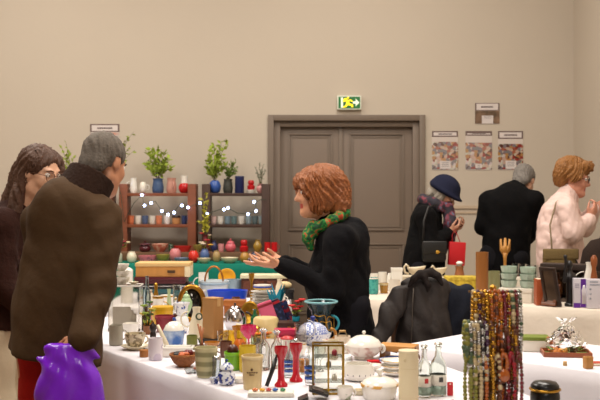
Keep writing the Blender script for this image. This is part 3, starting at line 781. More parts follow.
# ---- red-haired stallholder holding out a glass trinket
VD = 5.15
def vendor():
    f = nrm((-1, -.05, 0)); lat = nrm((-.05, 1, 0))
    shc = Wn(339, 237, VD); sh = [shc-lat*.165+V3(-.005, 0, 0), shc+lat*.165]; hip = Wn(347, 303, VD+.02); H0 = Wn(316.5, 193, VD)
    el = [Wn(331, 290, VD-.2), Wn(330, 286, VD+.16)]; wr = [Wn(281, 265, VD-.16), Wn(285, 262, VD+.06)]
    S = Field((-.45, 4.65, -.02), (.6, 5.55, 1.68), .0065)
    bodybase(S, shc, lat, f, hip, sh, el, wr, H0-[-.02, 0, .07], .14, .1, (.042, .034, .024))
    H = head(S, H0, (-.96, -.2, -.1), 1.0)
    hand(S, wr[0], (-1, -.05, .03), (-.05, .25, 1), -1, .12, 1.0, curls=[.35, .08, .05, .2], spread=.05, thumb=(.75, .9))
    hand(S, wr[1], (-1, -.2, .08), (-.1, -.3, 1), 1, .2, .95, curls=[.25, .15, .15, .25], spread=.05, thumb=(.6, .9))
    S.cutplane((0, 0, 0), (0, 0, -1))
    b = S.mesh('person', skin('#d09674', '#b04a40'), None, lip_pick(H)); face_parts(H, b, '#6b3d20')
    hair_cap(b, H, M('#8a4f24', .55, 0, .5, bump=.5, bscale=110, nscale=38), [((0, -.03, .06), (.102, .122, .088)), ((.075, -.01, .0), (.036, .068, .1)), ((-.075, -.01, .0), (.036, .068, .1)), ((0, -.105, .0), (.1, .072, .1)), ((.05, -.1, -.055), (.055, .06, .07)), ((-.05, -.1, -.055), (.055, .06, .07)), ((0, .07, .066), (.074, .042, .042)), ((.062, .05, .035), (.028, .042, .055)), ((-.062, .05, .035), (.028, .042, .055)), ((.07, .02, -.06), (.028, .04, .05)), ((-.07, .02, -.06), (.028, .04, .05))], 3, .006, cuts=[((0, .125, -.03), (.062, .06, .075))], curls=90)
    # black cardigan
    S = Field((-.4, 4.7, .35), (.65, 5.55, 1.45), .009)
    ch = Wn(336, 262, VD); bel = Wn(338, 290, VD); he = Wn(345, 378, VD+.02)
    S.loft([shc+V3(0, 0, .03), ch, bel, he], [(.14, .09), (.185, .145), (.188, .165), (.2, .175)], lat)
    S.chain([sh[0], shc+V3(0, 0, .02), sh[1]], [.065, .075, .065], .05); S.cone(shc, shc+(H0-shc)*.35, .08, .07, .04)
    S.ell(Wn(353, 250, VD), (.09, .14, .16), None, .06)
    for i in (0, 1):
        S.cone(sh[i], el[i], .072, .062, .04); S.cone(el[i], wr[i], .06, .042, .02)
    S.cutplane(Wn(345, 372, VD), (0, 0, -1)); fo = SN(21, 34, .007); f2 = SN(22, 80, .003); S.disp(lambda x, y, z: fo(x, y, z)+f2(x, y, z))
    S.mesh('cardigan', M('#0d0c0f', .9, 0, .2, bump=.3, bscale=80), b)
    # scarf round the neck
    S = Field(shc-.3, shc+.35, .006)
    rnr, fr, ur = frame((-1, -.05, 0)); nc = shc+(H0-shc)*.3+V3(-.005, 0, 0)
    pts = []
    for i in range(15):
        a = 2*PI*i/14; pts.append(nc+lat*math.sin(a)*.084+f*(.012+.082*math.cos(a))+V3(0, 0, .015-.045*math.cos(a)))
    S.chain(pts, [.027]*15, .012)
    S.chain([nc+f*.09+V3(0, -.04, -.02), nc+f*.12+V3(0, -.05, -.07), nc+f*.11+V3(0, -.055, -.12)], [.04, .032, .02], .02)
    S.disp(lambda x, y, z: .004*np.sin(x*110+z*60+4*np.sin(y*30)))
    S.mesh('scarf', PAT('#12401f', '#1d8a3a', 42, .48, 'noise', .8, c3='#b0421f', soft=.06), b)
    bm = bmesh.new(); wv = Vector(wr[0])+Vector((-.014, 0, .004))
    for k in range(2):
        c0 = wv+Vector((-.012*k, 0, 0)); a_tube(bm, [c0+Vector((0, .03*math.cos(a), .029*math.sin(a))) for a in [2*PI*i/18 for i in range(18)]], .0028, 6, True)
    from_bm('bracelet', bm, M('#b9bcc2', .25, 1), b)
    trousers(b, hip, lat, f, .09, (.02, -.02), M('#15141a', .8), .05, .11); shoes(b, hip, lat, f, .09, (.02, -.02), leather('#16110e'))
    settle(b, hip); tag(b, 'red-haired woman in black cardigan and green scarf holding out her palms', 'person')
    # trinket on her palm
    c = Wn(252, 261.5, VD-.155)
    bm = bmesh.new(); random.seed(3)
    for i in range(9):
        a = i*2.4; a_ball(bm, Vector(c)+Vector((.022*math.cos(a)*(i/9)**.5, .018*math.sin(a)*(i/9)**.5, .007+.003*(i % 3))), .009, 2)
    o = from_bm('glass_brooch', bm, GLASS('#e8e4ee', .02, 1.5)); tag(o, "sparkling clear glass brooch on the stallholder's open palm", 'brooch')
vendor()

# ---- woman in the navy hat
def hatw():
    D = 7.6; f = nrm((.9, -.2, 0)); lat = nrm((-.2, -.9, 0))
    shc = Wn(427, 215, D); sh = [shc-lat*.17, shc+lat*.17]; hip = Wn(422, 268, D); H0 = Wn(443, 195, D)
    el = [Wn(440, 247, D+.15), Wn(430, 247, D-.22)]; wr = [Wn(451, 230, D+.04), Wn(449, 233, D-.14)]
    S = Field((.6, 7.1, -.02), (1.35, 8.0, 1.7), .009)
    bodybase(S, shc, lat, f, hip, sh, el, wr, H0-[.02, 0, .07], .14, .095)
    H = head(S, H0, (.85, -.22, -.55), .95)
    hand(S, wr[0], (.85, -.3, .4), (-.5, -.4, .5), -1, .8, .95); hand(S, wr[1], (.8, .2, .45), (-.5, .4, .5), 1, .8, .95)
    S.cutplane((0, 0, 0), (0, 0, -1))
    b = S.mesh('person', skin('#bd8a70'), None, lip_pick(H)); face_parts(H, b, '#8a8078')
    hair_cap(b, H, M('#8d8478', .7, 0, .25, bump=.5, bscale=120), [((0, -.02, .035), (.083, .103, .085)), ((0, -.085, -.04), (.07, .04, .06)), ((.07, -.01, -.03), (.022, .04, .05)), ((-.07, -.01, -.03), (.022, .04, .05))], 8, .004, cuts=[((0, .12, -.02), (.08, .065, .085))])
    S = Field(H0-.3, H0+.3, .007); P = H['P']; k = H['R']
    S.ell(P(0, -.012, .065), (.1, .116, .095), k, .01); S.ell(P(0, .012, .035), (.116, .14, .02), k, .04); S.ell(P(0, -.0, -.02), (.095, .12, .075), k, .01, True)
    hat = S.mesh('hat', M('#1c1f33', .85, 0, .15, bump=.3, bscale=60), b)
    S = Field((.5, 7.0, .5), (1.45, 8.05, 1.45), .01)
    S.loft([shc+V3(0, 0, .02), (shc+hip)/2, Wn(420, 305, D)], [(.15, .11), (.17, .14), (.21, .2)], lat)
    S.chain([sh[0], shc+V3(0, 0, .02), sh[1]], [.07, .08, .07], .05); S.cone(shc, shc+(H0-shc)*.4, .08, .07, .04)
    for i in (0, 1): S.cone(sh[i], el[i], .074, .066, .03); S.cone(el[i], np.array(wr[i])*.94+np.array(el[i])*.06, .064, .05, .02)
    S.cutplane(Wn(420, 296, D), (0, 0, -1)); S.disp(lambda x, y, z: SN(31, 30, .006)(x, y, z)+SN(32, 75, .003)(x, y, z))
    S.mesh('coat', M('#0b0a0b', .95, 0, .2, bump=.3, bscale=60), b)
    S = Field(shc-.35, shc+.35, .007)
    nc = shc+(H0-shc)*.42
    pts = [nc+lat*math.sin(a)*.085+f*(.01+.09*math.cos(a))+V3(0, 0, .02-.04*math.cos(a)) for a in [2*PI*i/12 for i in range(13)]]
    S.chain(pts, [.038]*13, .015); S.chain([nc+f*.1+lat*.03, nc+f*.13+lat*.06+V3(0, 0, -.12), nc+f*.12+lat*.07+V3(0, 0, -.24)], [.045, .05, .045], .02)
    S.disp(SN(3, 70, .004)); S.mesh('scarf', PAT('#2a2630', '#7d3340', 24, .56, 'noise', .85, c3='#56708a', soft=.05), b)
    trousers(b, hip, lat, f, .09, (0, 0), M('#16151a', .85)); shoes(b, hip, lat, f, .09, (0, 0), leather('#191512'))
    settle(b, hip); tag(b, 'woman in navy felt hat and black coat looking down at her hands', 'person')
    # handbag
    hb = empty('handbag', tuple(Wn(434, 262, D-.36))); tag(hb, 'black leather handbag with gold clasp on the hatted woman', 'handbag')
    bm = bmesh.new(); a_box(bm, (-.085, -.045, 0), (.085, .045, .15), .025); from_bm('body', bm, leather('#0b0a0b', .5), hb)
    bm = bmesh.new(); a_box(bm, (-.087, -.052, .06), (.087, -.035, .153), .008); fl = from_bm('flap', bm, leather('#0d0c0c', .5), hb)
    bm = bmesh.new(); a_ball(bm, (.02, -.055, .075), .014, 2, (1.2, .5, 1)); from_bm('clasp', bm, M('#d2a64a', .25, 1), fl)
    bm = bmesh.new(); a_tube(bm, [(-.08, 0, .14), (-.07, .02, .3), (-.03, .07, .4), (.03, .1, .41)], .007, 8); from_bm('strap', bm, leather('#0e0d0e'), hb)
    rb = empty('gift_bag', tuple(Wn(456, 265, D-.2))); tag(rb, "bright red paper bag hanging below the hatted woman's hands", 'bag')
    bm = bmesh.new(); a_box(bm, (-.06, -.03, 0), (.06, .03, .17), .003, Matrix.Rotation(.06, 3, 'Y')); from_bm('body', bm, M('#c4101c', .55, 0, .06), rb, auto=.5)
    bm = bmesh.new(); a_tube(bm, [(-.03, -.02, .16), (-.03, -.015, .22), (-.015, 0, .265), (.01, -.01, .22), (.03, -.02, .16)], .003, 6); from_bm('handle', bm, M('#a30d18', .6), rb)
    bm = bmesh.new(); c = Wn(451, 222, D-.07); a_box(bm, (-.02, -.005, -.035), (.02, .005, .04), .004, Matrix.Rotation(.5, 3, 'Y'), tuple(c)); o = from_bm('phone', bm, M('#121214', .2)); tag(o, 'dark phone between the hands of the woman in the hat', 'phone')
hatw()

# ---- bent figure in black, back to us
def bent():
    D = 7.75; f = nrm((.3, .95, 0)); lat = nrm((.95, -.3, 0))
    shc = Wn(511, 199, D); sh = [shc-lat*.165+V3(0, 0, -.02), shc+lat*.165+V3(0, 0, -.015)]; hip = Wn(503, 258, D-.05); H0 = Wn(524, 181, D+.12)
    el = [Wn(483, 226, D+.05), Wn(532, 230, D+.02)]; wr = [Wn(498, 240, D+.25), Wn(528, 238, D+.25)]
    S = Field((1.15, 7.3, -.02), (2.15, 8.35, 1.7), .009)
    bodybase(S, shc, lat, f, hip, sh, el, wr, H0-[0.01, .02, .07])
    H = head(S, H0, (.45, .8, -.6), 1.0)
    hand(S, wr[0], (.4, .8, -.2), (.3, 0, -1), 1, .4); hand(S, wr[1], (-.2, .9, -.2), (0, 0, -1), -1, .4)
    S.cutplane((0, 0, 0), (0, 0, -1))
    b = S.mesh('person', skin('#b98a70'), None, lip_pick(H)); face_parts(H, b, '#8a8078')
    hair_cap(b, H, M('#77716b', .75, 0, .3, bump=.5, bscale=130, nscale=50), [((0, -.02, .04), (.084, .105, .09)), ((0, -.075, -.03), (.068, .045, .06))], 4, .003, cuts=[((0, .105, -.02), (.085, .06, .08)), ((.08, -.004, -.006), (.02, .022, .032)), ((-.08, -.004, -.006), (.02, .022, .032))])
    S = Field((1.1, 7.25, .3), (2.2, 8.3, 1.55), .011)
    S.loft([shc-f*.01+V3(0, 0, .02), (shc+hip)/2, Wn(503, 312, D-.03)], [(.15, .11), (.18, .14), (.21, .165)], lat)
    S.chain([sh[0], shc+V3(0, 0, .02), sh[1]], [.075, .095, .075], .05); S.cone(shc, shc+(H0-shc)*.45, .09, .075, .05)
    S.ell(shc-f*.03-V3(0, 0, .06), (.15, .12, .13), None, .07)
    for i in (0, 1): S.cone(sh[i], el[i], .08, .07, .03); S.cone(el[i], wr[i], .068, .052, .02)
    S.cutplane(Wn(503, 308, D), (0, 0, -1)); S.disp(lambda x, y, z: SN(41, 26, .006)(x, y, z)+SN(42, 70, .003)(x, y, z))
    S.mesh('coat', M('#0a090a', .95, 0, .2, bump=.25, bscale=50), b)
    trousers(b, hip, lat, f, .09, (0, 0), M('#17161a', .85)); shoes(b, hip, lat, f, .09, (0, 0), leather('#191512'))
    settle(b, hip); tag(b, 'stooping grey-haired person in plain black coat seen from behind', 'person')
bent()

# ---- woman in the pale pink jacket
def pink():
    D = 7.15; f = nrm((.95, -.05, 0)); lat = nrm((-.05, -.95, 0))
    shc = Wn(563, 208, D); sh = [shc-lat*.165, shc+lat*.165+V3(-.01, 0, 0)]; hip = Wn(562, 262, D); H0 = Wn(574, 179, D)
    el = [Wn(584, 226, D+.2), Wn(574, 233, D-.22)]; wr = [Wn(596, 207, D+.06), Wn(589, 218, D-.16)]
    S = Field((1.5, 6.7, -.02), (2.35, 7.6, 1.72), .009)
    bodybase(S, shc, lat, f, hip, sh, el, wr, H0-[.015, 0, .07], .15, .11)
    H = head(S, H0, (.92, -.3, -.2), 1.02)
    hand(S, wr[0], (.75, -.2, .35), (-.3, -.8, .2), 1, .8, .95); hand(S, wr[1], (.55, .1, .75), (-.6, .7, .2), 1, .75, .95)
    S.cutplane((0, 0, 0), (0, 0, -1))
    b = S.mesh('person', skin('#c78a72', '#a84c48'), None, lip_pick(H)); face_parts(H, b, '#7a4a2a')
    P = H['P']; bm = bmesh.new()
    for q in (-1, 1):
        a_tube(bm, [P(q*.033+.023*math.cos(a)*1.1, .104-abs(.024*math.cos(a))*.12, .008+.018*math.sin(a)) for a in [2*PI*i/20 for i in range(20)]], .0028, 6, True)
        a_tube(bm, [P(q*.058, .1, .014), P(q*.072, .06, .014), P(q*.077, 0, .01)], .0025, 6)
    a_tube(bm, [P(-.009, .105, .012), P(0, .108, .015), P(.009, .105, .012)], .0025, 6); from_bm('glasses', bm, M('#1d1614', .3), b)
    hair_cap(b, H, M('#8a5a26', .6, 0, .4, bump=.5, bscale=110, nscale=40), [((0, -.025, .07), (.096, .115, .088)), ((0, -.08, .01), (.086, .065, .085)), ((.078, .0, .03), (.022, .05, .05)), ((-.078, .0, .03), (.022, .05, .05)), ((0, .065, .1), (.07, .045, .035))], 6, .006, cuts=[((0, .12, -.02), (.074, .06, .085))], curls=60)
    S = Field((1.45, 6.65, .6), (2.35, 7.6, 1.5), .008)
    lo = Wn(562, 275, D)
    S.loft([shc+V3(0, 0, .02), (shc+hip)/2+V3(-.02, 0, 0), lo], [(.15, .12), (.18, .165), (.19, .175)], lat)
    S.chain([sh[0], shc+V3(0, 0, .02), sh[1]], [.07, .08, .07], .05); S.cone(shc, shc+(H0-shc)*.45, .088, .075, .04)
    S.ell(shc+V3(-.04, 0, -.08), (.12, .15, .13), None, .06)
    for i in (0, 1): S.cone(sh[i], el[i], .08, .072, .03); S.cone(el[i], np.array(wr[i])*.92+np.array(el[i])*.08, .07, .05, .02)
    S.cutplane(lo+V3(0, 0, .02), (0, 0, -1))
    fo = SN(51, 28, .006)
    def quilt(x, y, z):
        a = (x+y*.6)*70; bb = z*64
        return fo(x, y, z)+SN(52, 70, .003)(x, y, z)-.006*(1-np.abs(np.sin(a+bb*.6))**.4+1-np.abs(np.sin(a-bb*.6))**.4)*-1
    S.disp(quilt); S.mesh('quilted_jacket', M('#dcbfb6', .7, 0, .05, bump=.15, bscale=40), b)
    trousers(b, hip, lat, f, .09, (0, 0), M('#33302e', .85)); shoes(b, hip, lat, f, .09, (0, 0), leather('#2a211b'))
    settle(b, hip); tag(b, 'woman with short ginger hair in pale pink quilted jacket', 'person')
    sb = empty('shoulder_bag', tuple(Wn(559, 268, D-.3))); tag(sb, 'khaki cloth shoulder bag at the hip of the pink-jacketed woman', 'bag')
    bm = bmesh.new(); a_box(bm, (-.11, -.05, 0), (.11, .05, .12), .04); from_bm('body', bm, M('#7d6a44', .85, 0, .12, bump=.3, bscale=80), sb)
    bm = bmesh.new(); a_box(bm, (-.122, -.056, .06), (.122, -.04, .135), .012); from_bm('flap', bm, M('#756240', .85, 0, .12, bump=.3, bscale=80), sb)
    p0 = Wn(552, 258, D-.26); p1 = Wn(550, 225, D-.215); p2 = Wn(556, 203, D-.14); base = Wn(559, 268, D-.3)
    bm = bmesh.new(); a_tube(bm, [p-base for p in (p0, (p0+p1)/2+V3(0, -.012, 0), p1, p2, Wn(560, 199, D-.03))], .008, 8, flat=.6); from_bm('strap', bm, M('#8a7a62', .8), sb)
pink()
# ================================================================ goods: helpers
WH = M('#e9e4da', .22, 0, .02, coat=.3); CR = M('#dccfb2', .3, 0, .04, coat=.2); BR = M('#6a3d1e', .5, 0, .2, bump=.1, nscale=12); GOLD = M('#b98a35', .28, 1, .1)
BLUW = PAT('#e6e6e6', '#3a53a0', 55, .6, 'noise', .2, soft=.02); CLEAR = GLASS(); SILV = M('#c9c9c9', .2, 1, .05)
def V(kind, label, cat, px, by, w, h, prof, mat, z=.75, D=None, ty=None, parts=None, open_=True, seg=20, group=None, sq=1, rot=0, flute=0, nf=12, on=None, fixed=False, t=.07, body='body'):
    Dz = (CAMZ-z)*F/(by-HY) if D is None else D
    wm = w*Dz/F
    loc, s = place(px, by, z, D, wm/2 if D is None else 0)
    hm = h*s if ty is None else (CAMZ-(ty-HY)/F*loc.y)-z
    if parts is None:
        o = lathe_obj(kind, prof, wm, hm, mat, None, open_, seg, sq=sq, flute=flute, nf=nf, t=t); o.location = loc; o.rotation_euler.z = rot
    else:
        o = empty(kind, loc, rot); lathe_obj(body, prof, wm, hm, mat, o, open_, seg, sq=sq, flute=flute, nf=nf, t=t); parts(o, wm, hm)
    tag(o, label, cat, group); reg(o, wm/2*1.0, hm, on, fixed); o['_h'] = hm
    return o
def lid(mat, hf=.35, wf=.98, knob=None, kr=.12):
    def f(o, w, h):
        l = lathe_obj('lid', [(1, 0), (.98, .12), (.8, .55), (.45, .88), (.08, 1)], w*wf, h*hf, mat, o, False, z=h+.0005)
        lathe_obj('knob', [(.5, 0), (.5, .3), (1, .55), (.9, .85), (.3, 1)], w*kr*1.6, w*kr*1.8, knob or mat, l, False, 12, z=h*(1+hf)-.001)
    return f
def handle(mat, ang=0, size=.5, zf=.52, th=.045):
    def f(o, w, h):
        bm = bmesh.new(); r = h*size/2
        p = [q+Vector((w/2*.93, 0, h*zf)) for q in arc((0, 0, 0), r, -PI/2, PI/2, 10, 'xz')]
        a_tube(bm, [Matrix.Rotation(ang, 3, 'Z') @ q for q in p], w*th, 8); from_bm('handle', bm, mat, o)
    return f
def band(mat, zf=.6, hf=.1, rf=1.02, name='band'):
    def f(o, w, h):
        if name not in ('lid', 'foot_ring', 'seam'):
            bm = bmesh.new(); a_lathe(bm, [(w/2*rf*.97, h*zf), (w/2*rf, h*(zf+hf*.1)), (w/2*rf*1.01, h*(zf+hf*.9)), (w/2*rf*.97, h*(zf+hf)+.0006)], 28, cap=False); return from_bm(name, bm, mat, o)
        lathe_obj(name, [(1, 0), (1.01, .5), (1, 1)], w*rf, h*hf, mat, o, False, z=h*zf)
    return f
def fill(mat, zf=.9, rf=.9, name='filling'):
    def f(o, w, h):
        bm = bmesh.new(); a_lathe(bm, [(w/2*rf*.9, h*.1), (w/2*rf, h*zf), (w/2*rf*.5, h*(zf+.02))], 20); from_bm(name, bm, mat, o)
    return f
def stopper(mat, r=.28, hf=.14):
    def f(o, w, h):
        lathe_obj('stopper', [(.6, 0), (.6, .2), (1, .35), (1, .7), (.5, 1)], w*r*2, h*hf, mat, o, False, 14, z=h*1.001)
    return f
def many(*fs):
    def f(o, w, h):
        for g in fs: g(o, w, h)
    return f
def B(kind, label, cat, px, by, w, h, d, mat, z=.75, D=None, ty=None, rot=0, bev=.004, parts=None, group=None, on=None, fixed=False):
    """box shaped goods; w,h in photo pixels, d in metres"""
    loc, s = place(px, by, z, D, d/2 if D is None else 0); wm = w*s
    hm = h*s if ty is None else (CAMZ-(ty-HY)/F*loc.y)-z
    bm = bmesh.new(); a_box(bm, (-wm/2, -d/2, 0), (wm/2, d/2, hm), bev)
    if parts is None:
        o = from_bm(kind, bm, mat, auto=.6); o.location = loc; o.rotation_euler.z = rot
    else:
        o = empty(kind, loc, rot); from_bm('body', bm, mat, o, auto=.6); parts(o, wm, d, hm)
    tag(o, label, cat, group); reg(o, max(wm, d)/2*.95, hm, on, fixed); o['_h'] = hm
    return o
def pbox(name, o, lo, hi, mat, bev=.002):
    bm = bmesh.new(); a_box(bm, lo, hi, bev); return from_bm(name, bm, mat, o, auto=.6)
def CUST(kind, label, cat, loc, r, h, rot=0, group=None, on=None, fixed=False):
    o = empty(kind, loc, rot); tag(o, label, cat, group); reg(o, r, h, on, fixed); return o
def part(name, o, mat, build, smooth=True, auto=None):
    bm = bmesh.new(); build(bm); return from_bm(name, bm, mat, o, smooth, auto)
def solo(kind, label, cat, loc, r, h, mat, build, rot=0, group=None, on=None, fixed=False, auto=None):
    bm = bmesh.new(); build(bm); o = from_bm(kind, bm, mat, auto=auto); o.location = loc; o.rotation_euler.z = rot
    tag(o, label, cat, group); reg(o, r, h, on, fixed); return o
def G(px, by, z=.75): return place(px, by, z)[0]
def leaf_mesh(bm, p, d, L, wd, rnd):
    d = d.normalized(); s = d.cross(Vector((rnd.uniform(-1, 1), rnd.uniform(-1, 1), rnd.uniform(-.3, 1)))).normalized(); n = s.cross(d)
    a = bm.verts.new(p); b = bm.verts.new(p+d*L*.45+s*wd+n*L*.06); c = bm.verts.new(p+d*L-n*L*.12); e = bm.verts.new(p+d*L*.45-s*wd+n*L*.06)
    bm.faces.new((a, b, c, e))
def plant(o, z0, tips, mat, smat, L=.035, wd=.009, per=16, seed=1, r0=.01, spread=.7):
    rnd = random.Random(seed); bs = bmesh.new(); bl = bmesh.new()
    for tp in tips:
        tp = Vector(tp); b = Vector((rnd.uniform(-r0, r0), rnd.uniform(-r0, r0), z0)); mid = (b+tp)/2+Vector((-tp.x*.2, 0, .03))
        pts = [b*(1-t)**2+mid*2*t*(1-t)+tp*t*t for t in [i/8 for i in range(9)]]
        a_tube(bs, pts, [.0028-.0002*i for i in range(9)], 5)
        for k in range(per):
            t = .25+.75*(k+rnd.random())/per; q = b*(1-t)**2+mid*2*t*(1-t)+tp*t*t
            dr = (tp-b).normalized()*(1-spread)+Vector((rnd.uniform(-1, 1), rnd.uniform(-1, 1), rnd.uniform(-.5, .9)))*spread
            leaf_mesh(bl, q, dr, L*rnd.uniform(.7, 1.25), wd*rnd.uniform(.7, 1.2), rnd)
    from_bm('stem', bs, smat, o); from_bm('foliage', bl, mat, o, smooth=False)
LEAF = M('#94a53a', .6, 0, .35, nscale=25); LEAFD = M('#687c34', .6, 0, .35, nscale=25); LEAFY = M('#b5b03a', .6, 0, .35, nscale=25); STEM = M('#4a4a22', .7)

# ================================================================ shelves at the back wall
def shelf_unit(px0, px1, label, wood, D=9.2, boards=(193, 224)):
    x0, x1 = (px0-300)/F*D, (px1-300)/F*D; w = x1-x0
    o = CUST('shelf_unit', label, 'shelf', (x0+w/2, D, 0), .1, 1.5, fixed=True)
    zt = CAMZ-(184-HY)/F*D; pw = .075
    for s in (-1, 1): part('side_post', o, wood, lambda bm: a_box(bm, (s*w/2-(pw if s > 0 else 0), -.11, 0), (s*w/2+(pw if s < 0 else 0), .11, zt), .004), auto=.6)
    for b in boards+(266, 310): 
        z = CAMZ-(b-HY)/F*D
        part('shelf_board', o, wood, lambda bm: a_box(bm, (-w/2+pw, -.11, z-.028), (w/2-pw, .11, z), .003), auto=.6)
    return o, [CAMZ-(b-HY)/F*D for b in boards], D
wood1 = M('#7a3f22', .5, 0, .22, bump=.1, nscale=6, stretch=(1, 1, 8)); wood2 = M('#3d2417', .5, 0, .25, bump=.1, nscale=6, stretch=(1, 1, 8))
s1, Z1, DS = shelf_unit(121, 197, 'reddish brown shelf unit of two boards left of the other', wood1)
s2, Z2, _ = shelf_unit(203, 270, 'dark brown shelf unit standing next to the grey door', wood2)
s3, Z3, _ = shelf_unit(36, 114, 'wooden shelf unit mostly hidden behind the two left visitors', wood1)
def sh(kind, label, cat, px, w, h, prof, mat, z, **k):
    return V(kind, label, cat, px, 0, w, h, prof, mat, z=z, D=DS-.03, fixed=True, **k)
top1, mid1 = Z1; top2, mid2 = Z2
sh('jug', 'small white china jug first from left on the top board of the red-brown shelf', 'jug', 133.5, 7.5, 15, 'pitcher', WH, top1, parts=handle(WH, PI))
sh('jug', 'squat white jug with dark marks beside the plant on the red-brown shelf', 'jug', 143, 7.5, 11, 'round', PAT('#e2dbcc', '#5a4a40', 30, .66), top1, parts=handle(WH))
def potplant(px, wpot, hpot, prof, pm, z, label, tips, lm, Ds=None, **k):
    D = Ds or DS-.02
    s = D/F; o = CUST('potted_plant', label, 'plant', ((px-300)*s, D, z), wpot*s/2, hpot*s, fixed=True)
    lathe_obj('pot', prof, wpot*s, hpot*s, pm, o, True); part('soil', o, M('#3a281a', .9), lambda bm: a_lathe(bm, [(wpot*s*.3, hpot*s*.8), (wpot*s*.36, hpot*s*.86)], 16))
    plant(o, hpot*s*.85, [((x-px)*s, dy, (z0-y)*s) for x, y, dy in tips for z0 in [HY+(CAMZ-z)/s]], lm, STEM, **k)
    return o
potplant(158, 12, 14.5, 'pitcher', M('#3d5478', .4, 0, .2), top1, 'bushy green plant in a slate blue pot on the red-brown shelf', [(147, 153, 0), (150, 148, .05), (158, 148, 0), (164, 152, .04), (170, 158, 0), (155, 160, -.06), (145, 163, .03), (166, 166, -.05), (172, 168, 0), (150, 170, -.04), (161, 165, .05)], LEAF, L=.058, wd=.017, per=19, seed=3)
sh('pitcher', 'dusty pink ceramic pitcher on top of the red-brown shelf', 'pitcher', 171.5, 10.5, 15, 'pitcher', M('#c08c7c', .35, 0, .08), top1, parts=handle(M('#c08c7c', .35, 0, .08), -1.2))
sh('jar', 'red jar with white upper half and ears on the red-brown shelf', 'jar', 184.3, 11.5, 10, 'round', M('#c01a1e', .3), top1, parts=many(lambda o, w, h: lathe_obj('collar', [(.75, 0), (.7, .5), (.85, 1)], w*.8, h*.75, WH, o, True, z=h*.98), handle(M('#c01a1e', .3), -PI/2, .45)))
cup = 'cup'
for i, (px, c, n) in enumerate([(131, '#c9714a', 'salmon orange'), (138.3, '#d9cfbf', 'off-white'), (145, '#4d5b78', 'slate blue'), (152.3, '#d5cbb9', 'cream'), (159, '#cc7a55', 'terracotta pink'), (167, '#ddd3c4', 'chalk white'), (184.2, '#2e3a5c', 'navy blue'), (189.8, '#4a64a0', 'mid-blue')]):
    sh('cup', n+' cup on the middle board of the red-brown shelf', 'cup', px, 6.6 if i < 6 else 5.4, 8.5, 'cup', M(c, .35, 0, .08), mid1, group='cups on the red-brown shelf')
sh('cup', 'wide tan cup with dark brown rim on the red-brown shelf', 'cup', 176.2, 8.4, 8.5, 'mug', M('#b07a48', .4, 0, .1), mid1, parts=band(M('#2b1a14', .4), .72, .29, 1.01, 'dark_rim'), group='cups on the red-brown shelf')
potplant(215, 12, 12.5, 'round', M('#31549c', .35, 0, .12), top2, 'tall leafy plant in a bright blue pot on the dark shelf', [(209, 150, 0), (214, 145, .03), (222, 141, 0), (227, 143, -.03), (218, 152, .05), (208, 160, -.03), (206, 168, .02), (222, 158, .04), (226, 165, 0), (212, 166, -.05), (217, 160, -.05), (210, 174, .0)], LEAF, L=.056, wd=.016, per=20, seed=5)
potplant(228, 10, 14, 'pitcher', M('#35352f', .5, 0, .25, bump=.3), top2, 'plant in charcoal ribbed pot beside the blue pot on the dark shelf', [(232, 163, 0), (236, 162, .03), (237, 168, 0), (231, 170, -.04), (226, 168, .02), (234, 174, -.03)], LEAFD, L=.045, wd=.012, per=14, seed=9)
sh('canister', 'navy blue straight-sided canister on top of the dark shelf', 'canister', 239.5, 9.2, 15.5, 'canister', M('#1b2350', .3), top2, parts=lambda o, w, h: lathe_obj('lid', [(1, 0), (1, .7), (.9, 1)], w*1.03, h*.1, M('#1b2350', .3), o, False, z=h))
sh('jar', 'red stacked jar standing in a white base on the dark shelf', 'jar', 251, 7.5, 9.5, 'stacked', M('#b3151c', .3), top2+.03, parts=lambda o, w, h: lathe_obj('base', 'dish', w*1.25, .03, WH, o, False, z=-.03))
potplant(260.5, 9, 9.5, 'vase', M('#c58a86', .4, 0, .1), top2, 'wispy grey plant in a pink vase at the right of the dark shelf', [(255, 168, 0), (259, 163, .02), (263, 165, -.02), (266, 170, 0), (257, 173, -.02), (262, 173, .02)], M('#7d8370', .7, 0, .2), L=.022, wd=.005, per=18, seed=12)
for px, c, n in [(213.5, '#c9a89c', 'pinkish'), (220.5, '#d6ccba', 'cream'), (227.5, '#6f7f84', 'blue-grey'), (234, '#5f7370', 'teal grey'), (241.3, '#d0c8b8', 'ivory'), (248.5, '#7f8c8c', 'pale slate'), (255, '#56625f', 'dark sage'), (261.5, '#8a9690', 'grey-green')]:
    sh('cup', n+' beaker on the middle board of the dark shelf', 'cup', px, 6.3, 8, 'cup', M(c, .35, 0, .1), mid2, group='beakers on the dark shelf')
potplant(71, 12, 12, 'cup', M('#8a5a40', .5), Z3[0], 'sprig of green leaves behind the young woman with glasses', [(66, 143, 0), (61, 148, .03), (67, 153, -.02), (73, 158, 0), (64, 160, .04), (72, 166, -.04), (62, 168, .0)], LEAF, L=.05, wd=.013, per=8, seed=15)
potplant(110, 9, 12, 'cup', M('#6a6a5a', .5), Z3[0], 'thin leafy branch showing beside the grey-haired man\'s head', [(134, 131, 0), (128, 137, .02), (131, 146, -.02), (126, 152, .02), (135, 150, 0), (128, 160, 0), (125, 145, .03)], LEAF, L=.045, wd=.012, per=9, seed=17)
